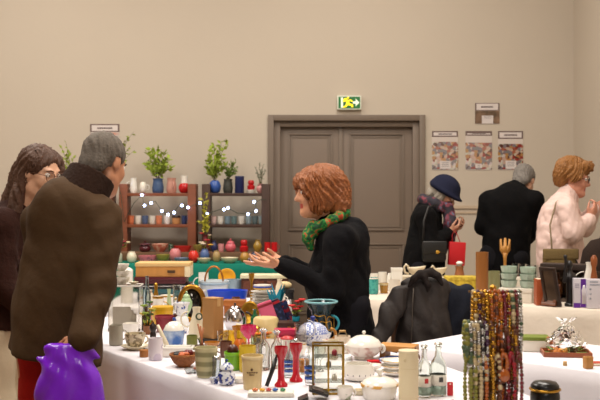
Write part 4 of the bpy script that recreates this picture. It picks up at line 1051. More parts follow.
# fairy lights strung in front of both units
fl = CUST('fairy_lights', 'string of cold white fairy lights hung across both shelf units', 'fairy lights', (0, DS-.14, 0), .02, 1.4, fixed=True)
pts = [(118, 183), (121, 196), (124, 222), (128, 214), (134, 203), (142, 195), (144, 205.5), (151, 203), (155, 201), (162, 211), (168, 215), (174, 212.5), (180, 204), (182, 206), (188, 207.5), (196, 204), (200, 203), (207, 214), (212, 212), (222, 209), (228, 208), (237, 213), (248, 214), (254, 211), (256, 210), (256, 202), (262, 199), (266, 200)]
wp = [Vector((W(x, y, DS-.14).x, 0, W(x, y, DS-.14).z)) for x, y in pts]
part('wire', fl, M('#2b3a2a', .6), lambda bm: a_tube(bm, wp, .003, 5))
for x, y in [(118, 181), (142, 195), (151, 203), (144.5, 205.5), (162, 211), (168, 214.5), (174, 212.5), (182, 205.5), (188, 207.5), (200, 203), (207, 214), (228, 208), (224, 209.5), (248, 214), (254, 202), (256, 211)]:
    p = W(x, y, DS-.15); part('bulb', fl, M('#b9cfff', .3, emit=12), lambda bm: a_ball(bm, (p.x, p.y-DS+.14, p.z), .0125, 2))

# ================================================================ coloured pottery in two rows
zp = .84
rs = B('display_riser', 'low plank riser lifting the back row of coloured pottery', 'riser', 0, 0, 1, 1, .22, M('#6b4a30', .6), z=zp, D=8.74, fixed=True); bpy.data.objects.remove(rs); REG.pop()
o = solo('display_riser', 'low plank riser lifting the back row of coloured pottery', 'riser', (-1.0, 8.74, zp), .1, .07, M('#6b4a30', .6), lambda bm: a_box(bm, (-.72, -.11, 0), (.82, .08, .07), .004), fixed=True, auto=.6)
zr = zp+.07
def pr(kind, label, cat, px, w, h, prof, c, **k): return V(kind, label, cat, px, 0, w, h, prof, M(c, .3, 0, .1) if isinstance(c, str) else c, z=zr, D=8.74, fixed=True, **k)
def pf(kind, label, cat, px, w, h, prof, c, D=8.42, **k): return V(kind, label, cat, px, 0, w, h, prof, M(c, .3, 0, .1) if isinstance(c, str) else c, z=zp, D=D, fixed=True, **k)
pr('box', 'maroon lidded pot in the back row of pottery', 'pot', 145, 12, 7, 'jar', '#4d1a22', parts=lid(M('#4d1a22', .3), .25))
pr('bowl', 'pink and cream bowl raised in the back row of pottery', 'bowl', 160, 17, 8, 'bowl', PAT('#d0a48c', '#b9624f', 26, .52), open_=True)
pr('pot', 'dark green lidded pot between pink bowl and red dish', 'pot', 170.8, 4.6, 6, 'jar', '#2f4a30', parts=lid(M('#2f4a30', .3), .3))
pr('dish', 'long red oval dish in the back row of pottery', 'dish', 182.5, 18, 6, 'dish', '#a8231d', sq=.5)
pr('bowl', 'olive green bowl beside the long red dish', 'bowl', 198, 10, 7, 'bowl', '#8a7a3c')
pr('vase', 'navy vase with narrow neck in the back row of pottery', 'vase', 214.2, 7, 11, 'vase', '#232c55')
pr('cup', 'pale pink tumbler beside the navy vase in the back row', 'cup', 221, 6, 8, 'cup', '#cf8f90')
pr('jar', 'round rose pink lidded jar in the back row of pottery', 'jar', 230.5, 11, 9, 'round', '#c8606a', parts=lid(M('#c8606a', .3), .22, .7))
pr('jar', 'two-tier red jar in the back row of pottery', 'jar', 244, 8.5, 12, 'stacked', '#b5181c')
pr('jar', 'mustard jar with flared neck in the back row', 'jar', 257.5, 9, 12, 'vase', '#9a7a30')
for px, n in ((267.5, 'left'), (274.3, 'right')):
    pr('mug', 'glossy red mug, %s one of the pair before the door' % n, 'mug', px, 6.2, 9.5, 'mug', '#bd1219', parts=handle(M('#bd1219', .3), .4), group='pair of red mugs')
def flowers(o, z0, heads, mats, r=.02, lm=LEAF, seed=1, leaves=10):
    rnd = random.Random(seed); bs = bmesh.new(); bl = bmesh.new()
    for k, (x, y, z) in enumerate(heads):
        b = Vector((x*.15, y*.15, z0)); tp = Vector((x, y, z)); a_tube(bs, [b, (b+tp)/2+Vector((x*.1, 0, .01)), tp], .002, 5)
        for _ in range(leaves//3): leaf_mesh(bl, b.lerp(tp, rnd.uniform(.3, .9)), Vector((rnd.uniform(-1, 1), rnd.uniform(-1, 1), .4)), .03, .008, rnd)
        bm = bmesh.new(); n = 6
        a_ball(bm, tp, r*.5, 1)
        for q in range(n):
            a = 2*PI*q/n+k; a_ball(bm, tp+Vector((math.cos(a), math.sin(a), .25))*r*.7, r*.5, 1, (1, 1, .6))
        from_bm('blossom', bm, mats[k % len(mats)], o)
    from_bm('stem', bs, STEM, o); from_bm('leaf_sprays', bl, lm, o, smooth=False)
def vaseflow(label, px, D, z, w, h, prof, mat, heads, mats, r=.02, fixed=True, seed=1, kind='flower_vase'):
    s = D/F; o = CUST(kind, label, 'flowers', ((px-300)*s, D, z), w*s/2, h*s, fixed=fixed)
    lathe_obj('vase', prof, w*s, h*s, mat, o); zb = HY+(CAMZ-z)/s
    flowers(o, h*s*.7, [((x-px)*s, dy, (zb-y)*s) for x, y, dy in heads], mats, r, seed=seed)
    return o
vaseflow('dark red and cream flowers in a pale bottle vase at far left', 118.5, 8.42, zp, 7.5, 13, 'bottle', M('#b9b8a4', .3, 0, .1), [(115, 243, 0), (119, 240, .03), (123, 242, -.02), (121, 246, -.03), (126, 243, .02), (117, 246, .03)], [M('#7a1a24', .7), M('#d8c8a0', .7), M('#8a2430', .7)], .03, seed=2)
pf('vase', 'cream white ceramic vase right of the dark red flowers', 'vase', 131.7, 10, 11, 'jar', '#ddd3bb')
pf('dish', 'pink and dark patterned oval dish in the front pottery row', 'dish', 147.5, 19, 7, 'dish', PAT('#c9707a', '#33284a', 24, .6), sq=.6)
pf('bowl', 'olive brown bowl under the pink and cream bowl', 'bowl', 163, 14, 8, 'bowl', '#8f8238')
pf('vase', 'round pink vase with small mouth in the front pottery row', 'vase', 175.2, 12, 13, 'round', '#cc7a7c', D=8.55)
pf('bowl', 'slate blue bowl before the round pink vase', 'bowl', 181.5, 15, 5.5, 'bowl', '#64748e', D=8.33)
pf('pot', 'round bright red pot in the front pottery row', 'pot', 193.5, 10.5, 12, 'round', '#cf2f22', D=8.4)
pf('vase', 'blue-grey bottle vase with white and red blooms', 'vase', 204.7, 9.5, 12.5, 'jar', '#53699a', D=8.58, parts=lambda o, w, h: flowers(o, h*.7, [(-.03, 0, h+.05), (.02, .01, h+.07), (.05, 0, h+.03), (-.01, -.03, h+.04)], [M('#d9c9b0', .7), M('#a8262a', .7), M('#d6a03a', .7)], .022))
pf('bowl', 'shallow cream bowl below the blue-grey bottle vase', 'bowl', 204, 14, 5, 'bowl', '#cbbf9d', D=8.34)
pf('jar', 'sand-coloured jar behind the stallholder\'s fingers', 'jar', 216.5, 8, 11, 'jar', '#ab8e5e', D=8.5)
pf('bowl', 'wide cream bowl right of the shallow cream one', 'bowl', 229.5, 18, 5.5, 'bowl', '#d3caab', D=8.36)
pf('jar', 'ochre jar below the two-tier red jar', 'jar', 244.8, 10, 10, 'jar', '#b0803a', D=8.45)
pf('pot', 'round dark navy pot beside the mustard jar', 'pot', 255, 9, 10, 'round', '#1d2244', D=8.45)
pf('bowl', 'salmon pink low bowl under the pair of red mugs', 'bowl', 274, 17, 6, 'bowl', '#c25a48', D=8.45)
o = vaseflow('yellow-green trailing plant in a dark red pot between the shelf units', 206.5, 8.98, .84, 9, 24, 'vase', M('#5d1c20', .4), [(203, 233, 0), (210, 235, .02)], [M('#c43a3a', .7), M('#d9c0a0', .7)], .02, seed=8, kind='trailing_plant')
o.location.y = 8.87; s = 8.87/F
plant(o, 24*s*.9, [((x-206.5)*s, -.0, (HY+(CAMZ-zp)/s-y)*s) for x, y in ((207, 193), (204, 198), (209, 203), (205, 212), (210, 218), (202, 222), (208, 226))], LEAFY, STEM, L=.045, wd=.012, per=12, seed=21)
# ================================================================ goods on the table behind the foreground stall
TEAL = M('#1f4a50', .5, 0, .1); DKRED = M('#4a0f18', .45, 0, .15); PINE = M('#b9813e', .5, 0, .2, bump=.1, nscale=7, stretch=(6, 1, 1)); BLK = M('#141316', .35, 0, .1)
def lidline(mat, zf=.72):
    return lambda o, w, d, h: pbox('lid', o, (-w/2-.003, -d/2-.003, h*zf), (w/2+.003, d/2+.003, h+.001), mat)
b1 = B('box', 'flat teal box at the bottom of the stack under the wooden box', 'box', 163, 0, 46, 1, .2, TEAL, D=6.37, ty=288, parts=lidline(M('#25555a', .5)))
b2 = B('tray', 'black lacquered tray with silver edge above the flat teal box', 'tray', 164, 0, 54, 1, .2, BLK, D=6.37, z=.75+b1['_h']+.002, ty=283, on=b1, parts=lambda o, w, d, h: pbox('silver_edge', o, (-w/2-.004, -d/2-.004, h*.55), (w/2+.004, d/2+.004, h*.8), SILV))
b3 = B('box', 'dark maroon box directly under the long wooden box', 'box', 162, 0, 50, 1, .19, DKRED, D=6.37, z=b2.location.z+b2['_h']+.002, ty=276, on=b1, parts=lidline(M('#52131c', .4), .55))
b4 = B('wooden_box', 'long pale wooden box topping the stack behind the clear case', 'box', 164.5, 0, 53, 1, .18, PINE, D=6.37, z=b3.location.z+b3['_h']+.002, ty=262.5, on=b1, parts=lambda o, w, d, h: (pbox('lid', o, (-w/2-.004, -d/2-.004, h*.78), (w/2+.004, d/2+.004, h+.003), M('#d2ad72', .5, 0, .1, stretch=(6, 1, 1))), pbox('end_block', o, (w/2-.03, -d/2-.006, 0), (w/2+.004, d/2+.002, h*.78), M('#d8c9a4', .6)), pbox('latch', o, (.03, -d/2-.008, h*.3), (.08, -d/2-.0005, h*.5), M('#5a4630', .4, .6))))
ENAM = M('#c9d3d8', .3, 0, .05)
def bail(mat, hh, th=.006):
    return lambda o, w, h: part('bail_handle', o, mat, lambda bm: a_tube(bm, [(x, 0, h*.92+z) for x, z in [(math.cos(a)*w*.49*.62, math.sin(a)*hh) for a in [PI*i/16 for i in range(17)]]], th, 8))
V('enamel_pail', 'white and pale blue enamel pail with arched copper handle', 'pail', 214, 0, 30, 1, 'dish', ENAM, D=6.42, ty=280.5, parts=many(bail(M('#b5702c', .35, .7), .1), band(M('#8fa4b4', .3), .8, .12, 1.03, 'rim')))
V('basin', 'grey-blue enamel basin right of the copper-handled pail', 'basin', 234.5, 0, 20, 1, 'cup', M('#8da0ac', .3, 0, .08), D=6.6, ty=279.5)
V('mug', 'small white enamel mug behind the copper-handled pail', 'mug', 203.5, 0, 10, 1, 'mug', WH, D=6.74, ty=272.5, parts=handle(WH, PI))
yd = CUST('dish', 'golden yellow dish stood upright on a stand behind the grey-blue basin', 'dish', (W(227, 0, 6.8).x, 6.8, .75), .05, .18)
part('plate', yd, M('#e3a01c', .4, 0, .08), lambda bm: a_lathe(bm, [(.02, -.012), (.042, -.01), (.06, .008), (.057, .012), (.04, -.003), (.01, -.004)], 28, (0, 0, .107), rot=Matrix.Rotation(PI/2-.12, 3, 'X')))
part('stand', yd, M('#5a3820', .6), lambda bm: (a_box(bm, (-.04, -.025, 0), (.04, .03, .04), .004), a_box(bm, (-.03, -.022, .04), (.03, -.014, .06)), a_box(bm, (-.01, .02, .04), (.01, .028, .12))))
V('basket', 'bright blue oval plastic basket in front of the enamel pail', 'basket', 227, 0, 41, 1, 'tumbler', M('#1c48c8', .35, 0, .05), D=6.08, ty=290, sq=.6, t=.05)
CARV = M('#4a2312', .45, 0, .35, bump=.5, bscale=30, nscale=25)
B('carved_box', 'long carved dark brown wooden box behind the striped bowl', 'box', 264, 0, 47, 1, .14, CARV, D=6.58, ty=274.5, parts=lambda o, w, d, h: (pbox('lid', o, (-w/2-.006, -d/2-.006, h*.86), (w/2+.006, d/2+.006, h+.002), M('#d7cfae', .5, 0, .1)), [pbox('carved_panel', o, (-w/2+.015+i*w/4, -d/2-.006, h*.2), (-w/2+w/4-.005+i*w/4, -d/2-.0005, h*.75), M('#5e2f19', .4, 0, .4, bump=.6, bscale=60)) for i in range(4)]))
V('candlestick', 'gold candlestick before the carved dark brown box', 'candlestick', 251.5, 0, 8, 1, [(1, 0), (1, .04), (.35, .1), (.3, .25), (.6, .33), (.3, .42), (.28, .7), (.6, .8), (.75, .97), (.75, 1)], GOLD, D=6.2, ty=273, open_=False)
ps = None
for i in range(5):
    q = V('plate', ['bottom white plate of the stack under the striped bowl', 'second white plate from the bottom of the stack under the striped bowl', 'middle white plate of the stack under the striped bowl', 'fourth white plate up in the stack under the striped bowl', 'top white plate of the stack right under the striped bowl'][i], 'plate', 263, 0, 25, 2.9, 'plate', PAT('#e4e0d8', '#7f8494', 22, .66), z=.75+i*.0185, D=6.03, on=ps, group='stacked white plates')
    ps = ps or q
V('bowl', 'white bowl with yellow and blue stripes on the plate stack', 'bowl', 262.5, 0, 18, 6, 'teacup', WH, z=.75+5*.0185, D=6.03, on=ps, parts=many(band(M('#d9a62c', .4), .3, .25, 1.0, 'yellow_band'), band(M('#2446a8', .4), .55, .25, 1.03, 'blue_band')))
kb = B('box', 'plain black box at the back beside the stallholder', 'box', 287, 0, 13, 1, .1, BLK, D=6.45, ty=289, parts=lidline(M('#1a191c', .4)))
solo('cloth_pouch', 'crumpled cream cloth pouch lying on the plain black box', 'pouch', (W(286, 0, 6.45).x, 6.45, kb.location.z+kb['_h']+.002), .05, .05, M('#c9b78c', .8, 0, .1, bump=.3), lambda bm: (a_ball(bm, (-.01, 0, .024), .024, 3, (1.9, 1.4, 1)), a_ball(bm, (-.04, 0, .04), .016, 2, (1, 1, .8))), on=kb)

# ================================================================ foreground stall, back rows
cc = CUST('display_case', 'clear acrylic case with papers inside beside the brown coat', 'case', (W(126, 0, 5.0).x, 5.0, .75), .085, .22)
CG = GLASS('#e8e6e0', .08, 1.2)
def case(bm):
    w, d, h, t = .155, .11, .222, .004
    a_box(bm, (-w/2, -d/2, 0), (w/2, d/2, t)); a_box(bm, (-w/2, -d/2, t), (-w/2+t, d/2, h)); a_box(bm, (w/2-t, -d/2, t), (w/2, d/2, h)); a_box(bm, (-w/2+t, -d/2, t), (w/2-t, -d/2+t, h)); a_box(bm, (-w/2+t, d/2-t, t), (w/2-t, d/2, h)); a_box(bm, (-w/2, -d/2, h), (w/2, d/2, h+t))
part('shell', cc, CG, case, smooth=False)
for k in range(3): pbox('paper', cc, (-.06+.012*k, -.03+.025*k, .006), (.03+.01*k, -.027+.025*k, .12-.02*k), M('#ddd5c9', .8, 0, .06), 0)
part('rim', cc, M('#cfc9bf', .3), lambda bm: a_tube(bm, [(-.078, -.056, .224), (.078, -.056, .224), (.078, .056, .224), (-.078, .056, .224)], .004, 6, True))
zc = .75+.229
for i, (n, px, wv, hv) in enumerate([('bottom white bowl of the three on the clear acrylic case', 122, 17, 7), ('middle white bowl of the three on the clear acrylic case', 122.5, 16, 6), ('uppermost white bowl of the three on the clear acrylic case', 122, 15, 7)]):
    q = V('bowl', n, 'bowl', px, 0, wv, hv, 'bowl', PAT('#e2ddd2', '#c9c2b4', 18, .6), z=zc, D=5.0, on=cc, group='white bowls on the clear case'); zc += q['_h']+.001
V('saucer', 'cream saucer with gold edge right of the white bowls', 'saucer', 134, 0, 10, 2.5, 'plate', CR, z=.75+.229, D=5.0, on=cc)
V('vase', 'slim clear glass vase with flared rim beside the clear case', 'vase', 147, 0, 8, 1, 'bottle', GLASS('#d8e4ea'), D=5.2, ty=276)
o = vaseflow('green and yellow posy in a small brown pot by the clear case', 147.5, 4.85, .75, 9, 9, 'cup', M('#7a4a26', .5, 0, .15), [(144, 306, 0), (149, 303, .02), (152, 309, -.01), (146, 313, -.02), (150, 315, .01), (143, 314, .0)], [M('#7a8a2a', .7), M('#3f5a1e', .7), M('#b59a3a', .7)], .016, fixed=False, seed=11)
solo('hand_bell', 'small brass hand bell behind the yellow tin', 'bell', (W(156, 0, 5.55).x, 5.55, .75), .035, .2, GOLD, lambda bm: (a_lathe(bm, [(.033, 0), (.034, .01), (.02, .05), (.012, .075), (.009, .1), (.014, .12), (.008, .15), (.012, .175), (.003, .185)], 20)))
V('cup', 'white gilt cup in front of the brass hand bell', 'cup', 158, 0, 11, 1, 'teacup', WH, D=5.36, ty=296, parts=many(handle(GOLD), band(GOLD, .9, .1, 1.0, 'gilt_rim')))
V('vase', 'thin celadon bud vase left of the glass cylinder', 'vase', 169, 0, 6, 1, [(.7, 0), (1, .1), (.8, .5), (.45, .85), (.6, 1)], M('#a9b98e', .3, 0, .06), D=5.5, ty=289)
V('cylinder_vase', 'tall clear glass cylinder left of the gold mirror', 'vase', 177.5, 0, 9, 1, 'canister', CLEAR, D=5.58, ty=285, t=.12)
# gilt oval mirror
gm_ = CUST('mirror', 'round mirror in a broad gilt frame standing behind the carton', 'mirror', (W(193, 0, 5.36).x, 5.36, .75), .06, .2)
rt = Matrix.Rotation(.18, 3, 'X')
part('gilt_frame', gm_, M('#a8752a', .3, .9, .2, bump=.3, bscale=50), lambda bm: a_tube(bm, [Vector((math.cos(a)*.064, -.055, math.sin(a)*.088+.1)) for a in [2*PI*i/36 for i in range(36)]], .013, 10, True))
part('glass', gm_, M('#2d2a26', .08, .7), lambda bm: a_lathe(bm, [(.062, 0), (.062, .006)], 36, (0, -.052, .1), sq=1.35, rot=Matrix.Rotation(PI/2, 3, 'X')))
part('stand_foot', gm_, GOLD, lambda bm: a_box(bm, (-.03, -.065, 0), (.03, .03, .012), .003))
V('jar', 'pale apple-green lidded jar before the gilt mirror', 'jar', 186.5, 0, 12, 1, [(.5, 0), (.3, .08), (.28, .4), (.6, .5), (1, .7), (.95, .85), (.6, .98), (.5, 1)], M('#9fbb8c', .3, 0, .06, coat=.3), D=5.16, ty=297, parts=lid(M('#a9c496', .3), .12, .6))
V('tin', 'yellow tin with dark lid line behind the maroon pot', 'tin', 162.5, 0, 21, 1, 'canister', M('#d8a81c', .35, 0, .08), D=5.14, ty=306.5, open_=False, parts=band(M('#c99a14', .35), .82, .19, 1.03, 'lid'))
V('pot', 'maroon flowerpot in front of the yellow tin', 'pot', 165, 0, 18, 1, 'cup', M('#8a2430', .5, 0, .12), D=4.93, ty=315.5, parts=band(M('#8a2430', .5), .8, .2, 1.06, 'rim'))
V('vase', 'blue and white porcelain vase with flat flared rim', 'vase', 181.5, 0, 15, 1, [(.6, 0), (.85, .12), (1, .35), (.85, .52), (.55, .58), (.7, .62), (.85, .9), (1.1, .97), (1.1, 1)], BLUW, D=4.88, ty=302.5)
V('sugar_bowl', 'pale blue landscape sugar bowl with white domed lid', 'bowl', 174, 346, 22, 14.5, 'tumbler', PAT('#b9cbe0', '#3566ae', 14, .5, 'noise', .25, soft=.12), parts=lid(WH, .62, .95, M('#2c4d9a', .3), .1))
V('pitcher', 'tall cream conical jug left of the brown carton', 'jug', 196.5, 0, 17, 1, [(.95, 0), (1, .04), (.85, .4), (.5, .75), (.42, .85), (.5, 1)], CR, D=4.74, ty=307, parts=many(handle(CR, PI, .5, .6), lambda o, w, h: part('dark_green_ring', o, M('#3c4a30', .5), lambda bm: a_tube(bm, arc((.016, -w*.42, h*.72), .014, 0, 2*PI, 16, 'xz')[:-1], .004, 6, True))))
tr = B('tray', 'black stand under the tall brown carton', 'stand', 213, 346, 27, 3.6, .085, BLK, D=4.62, parts=lambda o, w, d, h: pbox('top_lip', o, (-w/2-.003, -d/2-.003, h*.7), (w/2+.003, d/2+.003, h+.0005), M('#1d1b1d', .3)))
CARD = M('#a57a4c', .75, 0, .08, bump=.05)
B('carton', 'tall plain brown cardboard carton on the black stand', 'carton', 213, 0, 15, 1, .072, CARD, z=.75+tr['_h']+.001, D=4.62, ty=298, rot=-.62, on=tr, parts=lambda o, w, d, h: (pbox('flap', o, (-w/2-.001, -d/2-.001, h-.002), (w/2+.001, d/2+.001, h+.002), CARD), pbox('tape', o, (-w/2-.0012, -.012, h*.8), (w/2+.0012, .012, h+.0025), M('#c09a66', .4), 0)))
V('pepper_mill', 'dark turned pepper mill behind the leaning white pestle', 'mill', 153, 346, 8.5, 23, [(1, 0), (1, .06), (.7, .25), (.75, .5), (.5, .6), (.85, .72), (.8, .88), (.3, .95), (.25, 1)], M('#231512', .35, 0, .1), open_=False)
solo('pestle', 'long cream pestle leaning beside the pepper mill', 'pestle', tuple(G(165, 352)), .022, .13, CR, lambda bm: a_tube(bm, [(.012, 0, .012), (.0, .005, .045), (-.02, .012, .085), (-.034, .016, .115)], [.013, .0105, .008, .006], 10))
V('mug', 'plain grey stoneware mug next to the brown coat', 'mug', 116, 346, 14, 20, 'mug', M('#a8a190', .5, 0, .12, bump=.2), parts=handle(M('#a8a190', .5, 0, .12), 0))
sc_ = V('saucer', 'wide cream saucer under the beige patterned teacup', 'saucer', 135.5, 351.5, 30, 4, 'plate', CR)
V('teacup', 'cream teacup with beige leaf pattern on its saucer', 'teacup', 135, 0, 21, 13.5, 'teacup', PAT('#d9ccb0', '#8f8064', 60, .53), z=.75+sc_['_h']*.62, D=sc_.location.y, on=sc_, parts=handle(CR, .3))
V('dish', 'small white ruffled dish behind the beige teacup', 'dish', 131, 0, 16, 1, 'bowl', WH, D=4.72, ty=323, flute=.06, nf=9)
V('mug', 'white straight mug with faint lilac tint at the table edge', 'mug', 155.5, 361, 14.5, 22, 'mug', PAT('#e2d9dc', '#c9bccb', 20, .55), parts=handle(WH, PI*.75))
V('candle', 'stubby amber candle at the cloth edge left of the lilac mug', 'candle', 144, 357.5, 9, 7, 'canister', M('#a86a2c', .5, 0, .12), open_=False, parts=lambda o, w, h: part('wick', o, BLK, lambda bm: a_tube(bm, [(0, 0, h), (.001, 0, h+.008)], .0012, 5)))
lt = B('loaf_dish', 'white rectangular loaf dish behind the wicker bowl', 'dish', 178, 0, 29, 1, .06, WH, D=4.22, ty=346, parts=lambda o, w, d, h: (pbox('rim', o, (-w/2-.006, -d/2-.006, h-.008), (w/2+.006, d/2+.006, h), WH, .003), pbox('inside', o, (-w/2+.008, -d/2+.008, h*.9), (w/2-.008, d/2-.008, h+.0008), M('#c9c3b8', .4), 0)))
WICK = M('#8c5226', .7, 0, .3, bump=.7, bscale=90, nscale=40)
wk = V('wicker_bowl', 'shallow brown wicker bowl holding dark trinkets', 'basket', 184, 369, 29, 13, 'bowl', WICK, t=.1, parts=band(M('#9c602c', .7, 0, .3, bump=.6, bscale=90), .86, .16, 1.03, 'rim'))
for dx, dy, c, n, sc in ((-.018, 0, '#1a1210', 'black wallet', (1.5, 1, .6)), (.014, .012, '#6a1418', 'dark red felt ball', (1, 1, 1)), (.0, -.022, '#c4602a', 'orange bead cluster', (1.2, .8, .7))):
    p = wk.location+Vector((dx, dy, wk['_h']*.72)); solo('trinket', n+' lying in the wicker bowl', 'trinket', p, .02, .03, M(c, .4, 0, .1), lambda bm: [a_ball(bm, (math.cos(i*2.1)*.009*sc[0], math.sin(i*2.1)*.009*sc[1], .012+.004*(i % 2)), .012, 2, sc) for i in range(4)], on=wk)
kn = CUST('wooden_sticks', 'three slim wooden sticks standing in a holder behind the ribbed cup', 'sticks', tuple(G(201, 357)), .03, .15)
for k in range(3): part('stick', kn, M('#9c5c30', .5, 0, .15), lambda bm: a_tube(bm, [(.018-.012*k, .008*(k-1), .01), (-.012-.0*k+.010*k, .01*(k-1), .14-.01*k)], .0038, 7))
part('holder', kn, M('#4a2c1a', .5), lambda bm: a_lathe(bm, shape('cup', .05, .05), 16))
V('ashtray', 'little clear cut-glass ashtray at the edge before the wicker bowl', 'ashtray', 191, 374.5, 13, 5, 'dish', GLASS('#d8dcdc'), flute=.08, nf=8)
RIB = PAT('#cfc69a', '#98936a', 9, .5, 'bands', .35, axis=2, soft=.2)
V('ribbed_cup', 'tall ribbed cream-green cup by the cloth edge', 'cup', 206, 379, 23, 30, 'cup', RIB, flute=.015, nf=28, seg=56)
V('salt_shaker', 'small clear glass shaker with grey cap left of the blue jar', 'shaker', 216.5, 380, 9, 20, 'canister', GLASS('#d2d8dc'), parts=lambda o, w, h: lathe_obj('cap', [(1, 0), (1, .6), (.6, 1)], w, h*.2, SILV, o, False, z=h))
DELFT = PAT('#dfe3ea', '#22388a', 70, .54, 'noise', .15, soft=.02)
V('ginger_jar', 'small blue and white lidded jar on the front edge of the stall', 'jar', 226, 386.5, 18, 16, 'round', DELFT, parts=lid(DELFT, .42, .85, M('#1f347f', .3), .11))
V('dish', 'tiny blue and white dish left of the blue lidded jar', 'dish', 215, 384.5, 10, 6, 'dish', DELFT)
gp = V('pot', 'lime green pot with dark ball on top', 'pot', 234, 371, 19, 18, 'mug', M('#6fa61e', .35, 0, .06), parts=band(M('#7ab424', .35), .8, .2, 1.06, 'rim'))
solo('ball', 'dark brown wooden ball resting on the lime green pot', 'ball', gp.location+Vector((-.005, 0, gp['_h']*.86)), .02, .03, M('#4a1f16', .35), lambda bm: a_ball(bm, (0, 0, .016), .022, 3), on=gp)
V('pot', 'yellow glazed pot behind the cream printed beaker', 'pot', 247.5, 373, 17, 26, 'mug', M('#d2b22e', .3, 0, .08), parts=band(M('#c2a226', .35), .6, .08, 1.03, 'ridge'))
bk = V('beaker', 'cream stoneware beaker with small brown printed mark', 'beaker', 252.5, 391, 21.5, 34, 'tumbler', M('#d8c08c', .4, 0, .05), parts=band(M('#e0cb9c', .4), .9, .1, 1.03, 'lip'))
def mark(bm):
    r = 21.5*.0035/2*.97
    for i in range(5): a_box(bm, (-.018+.008*i, -r-.0012, .062), (-.012+.008*i, -r*.86, .0645))
    a_ball(bm, (-.0, -r, .074), .0045, 2, (1, .4, 1)); a_box(bm, (-.009, -r-.001, .054), (.009, -r*.9, .056))
part('printed_mark', bk, M('#5a3a24', .6), mark)
V('tumbler', 'amber glass tumbler under the silver teapot', 'glass', 239, 0, 14, 1, 'tumbler', M('#b5741a', .15, 0, .15, coat=.4), D=4.58, ty=326, flute=.04, nf=10, seg=40)
V('creamer', 'small yellow jug left of the amber tumbler', 'jug', 228.5, 0, 13, 1, 'pitcher', M('#dcae22', .35, 0, .08), D=4.5, ty=331, parts=handle(M('#dcae22', .35), PI))
tp = V('teapot', 'round polished silver teapot behind the amber tumbler', 'teapot', 235, 0, 23, 1, 'round', M('#c4c0c2', .18, 1, .05), D=4.96, ty=309, open_=False, parts=many(lid(M('#c4c0c2', .18, 1, .05), .16, .5, BLK, .07), lambda o, w, h: part('spout', o, M('#c4c0c2', .18, 1, .05), lambda bm: a_tube(bm, [(-w*.45, 0, h*.45), (-w*.62, 0, h*.6), (-w*.68, 0, h*.85)], [.012, .008, .006], 8)), handle(M('#2a1a12', .4), 0, .6, .55)))
B('copper_box', 'coppery brown trinket box behind the silver teapot', 'box', 235, 0, 21, 1, .08, M('#a8622e', .35, .5, .15), D=5.38, ty=300, parts=lidline(M('#b87038', .35, .5), .75))
solo('brass_dish', 'oval brass dish propped on its rim by the silver teapot', 'dish', (W(252, 0, 5.12).x, 5.12, .75), .045, .13, M('#b58a34', .28, 1, .15), lambda bm: a_lathe(bm, [(.01, 0), (.045, .003), (.058, .012), (.055, .015), (.04, .007), (.01, .005)], 30, (0, .01, .066), rot=Matrix.Rotation(PI/2-.2, 3, 'X') @ Matrix.Diagonal((.85, 1.1, 1))))
V('cup', 'plain white cup behind the upturned cream saucepan', 'cup', 264, 0, 14, 1, 'cup', WH, D=5.12, ty=305, parts=handle(WH))
sp = CUST('saucepan', 'cream enamel saucepan turned upside down with a long handle', 'saucepan', (W(266, 0, 4.72).x, 4.72, .75), .06, .1)
part('body', sp, M('#d6bf86', .35, 0, .05), lambda bm: a_lathe(bm, [(.064, .022), (.065, .026), (.059, .092), (.052, .1), (.005, .102)], 28), auto=.7)
part('rim', sp, M('#b59a5e', .4), lambda bm: a_lathe(bm, [(.06, 0), (.064, .0), (.064, .024), (.06, .024)], 28))
part('handle', sp, M('#d8c79a', .5), lambda bm: a_tube(bm, [(-.055, -.02, .05), (-.1, -.045, .062), (-.135, -.06, .07)], [.007, .008, .009], 8))
vaseflow('orange dried flowers in a low brown pot below the cream saucepan', 263, 4.47, .75, 13, 9, 'cup', M('#6a3a20', .5), [(258, 334, 0), (263, 331, .01), (268, 333, -.01), (261, 337, -.015), (266, 338, -.01)], [M('#d8801c', .7), M('#e0942a', .7), M('#c8641a', .7)], .017, fixed=False, seed=31)
pg = V('goblet', 'hot pink glass goblet with ruffled bowl', 'goblet', 248.5, 0, 16, 1, [(.6, 0), (.6, .03), (.12, .1), (.12, .42), (.6, .55), (1, .8), (.85, 1)], M('#d0265e', .12, 0, .2, coat=.5), D=4.4, ty=325, flute=.08, nf=8, seg=40)
V('tumbler', 'clear pressed glass tumbler before the pink goblet', 'glass', 250, 0, 17, 1, 'tumbler', GLASS('#e6e2d8'), D=4.18, ty=343, flute=.03, nf=14, seg=42)
# fabrics
def pouch(label, px, ty, D, w, tilt, m1, m2, z=.75, h=None):
    hh = (CAMZ-(ty-HY)/F*D)-z; wm = w*D/F
    o = CUST('fabric_pouch', label, 'pouch', (W(px, 0, D).x, D, z), wm*.5, hh, fixed=False)
    R_ = Matrix.Rotation(tilt, 3, 'Y')
    part('body', o, m1, lambda bm: a_box(bm, (-wm/2, -.016, 0), (wm/2, .016, hh), .008, R_), auto=.6)
    part('zip_band', o, m2, lambda bm: a_box(bm, (-wm/2-.001, -.018, hh*.86), (wm/2+.001, .018, hh*.94), .002, R_), auto=.6)
    return o
pouch('pink fabric pouch leaning beside the cream saucepan', 277, 300, 4.98, 15, -.35, M('#d0607c', .8, 0, .1, bump=.2), M('#8a1e2c', .7))
pouch('navy fabric pouch leaning right of the pink pouch', 285, 297, 5.0, 10, -.4, PAT('#1c2540', '#3a4a78', 60, .58), M('#b0182a', .7))
pouch('red and navy patterned pouch leaning nearest the stallholder', 291.5, 299, 5.03, 10, -.4, PAT('#8a1524', '#1b2346', 50, .5), M('#1a2c66', .7))
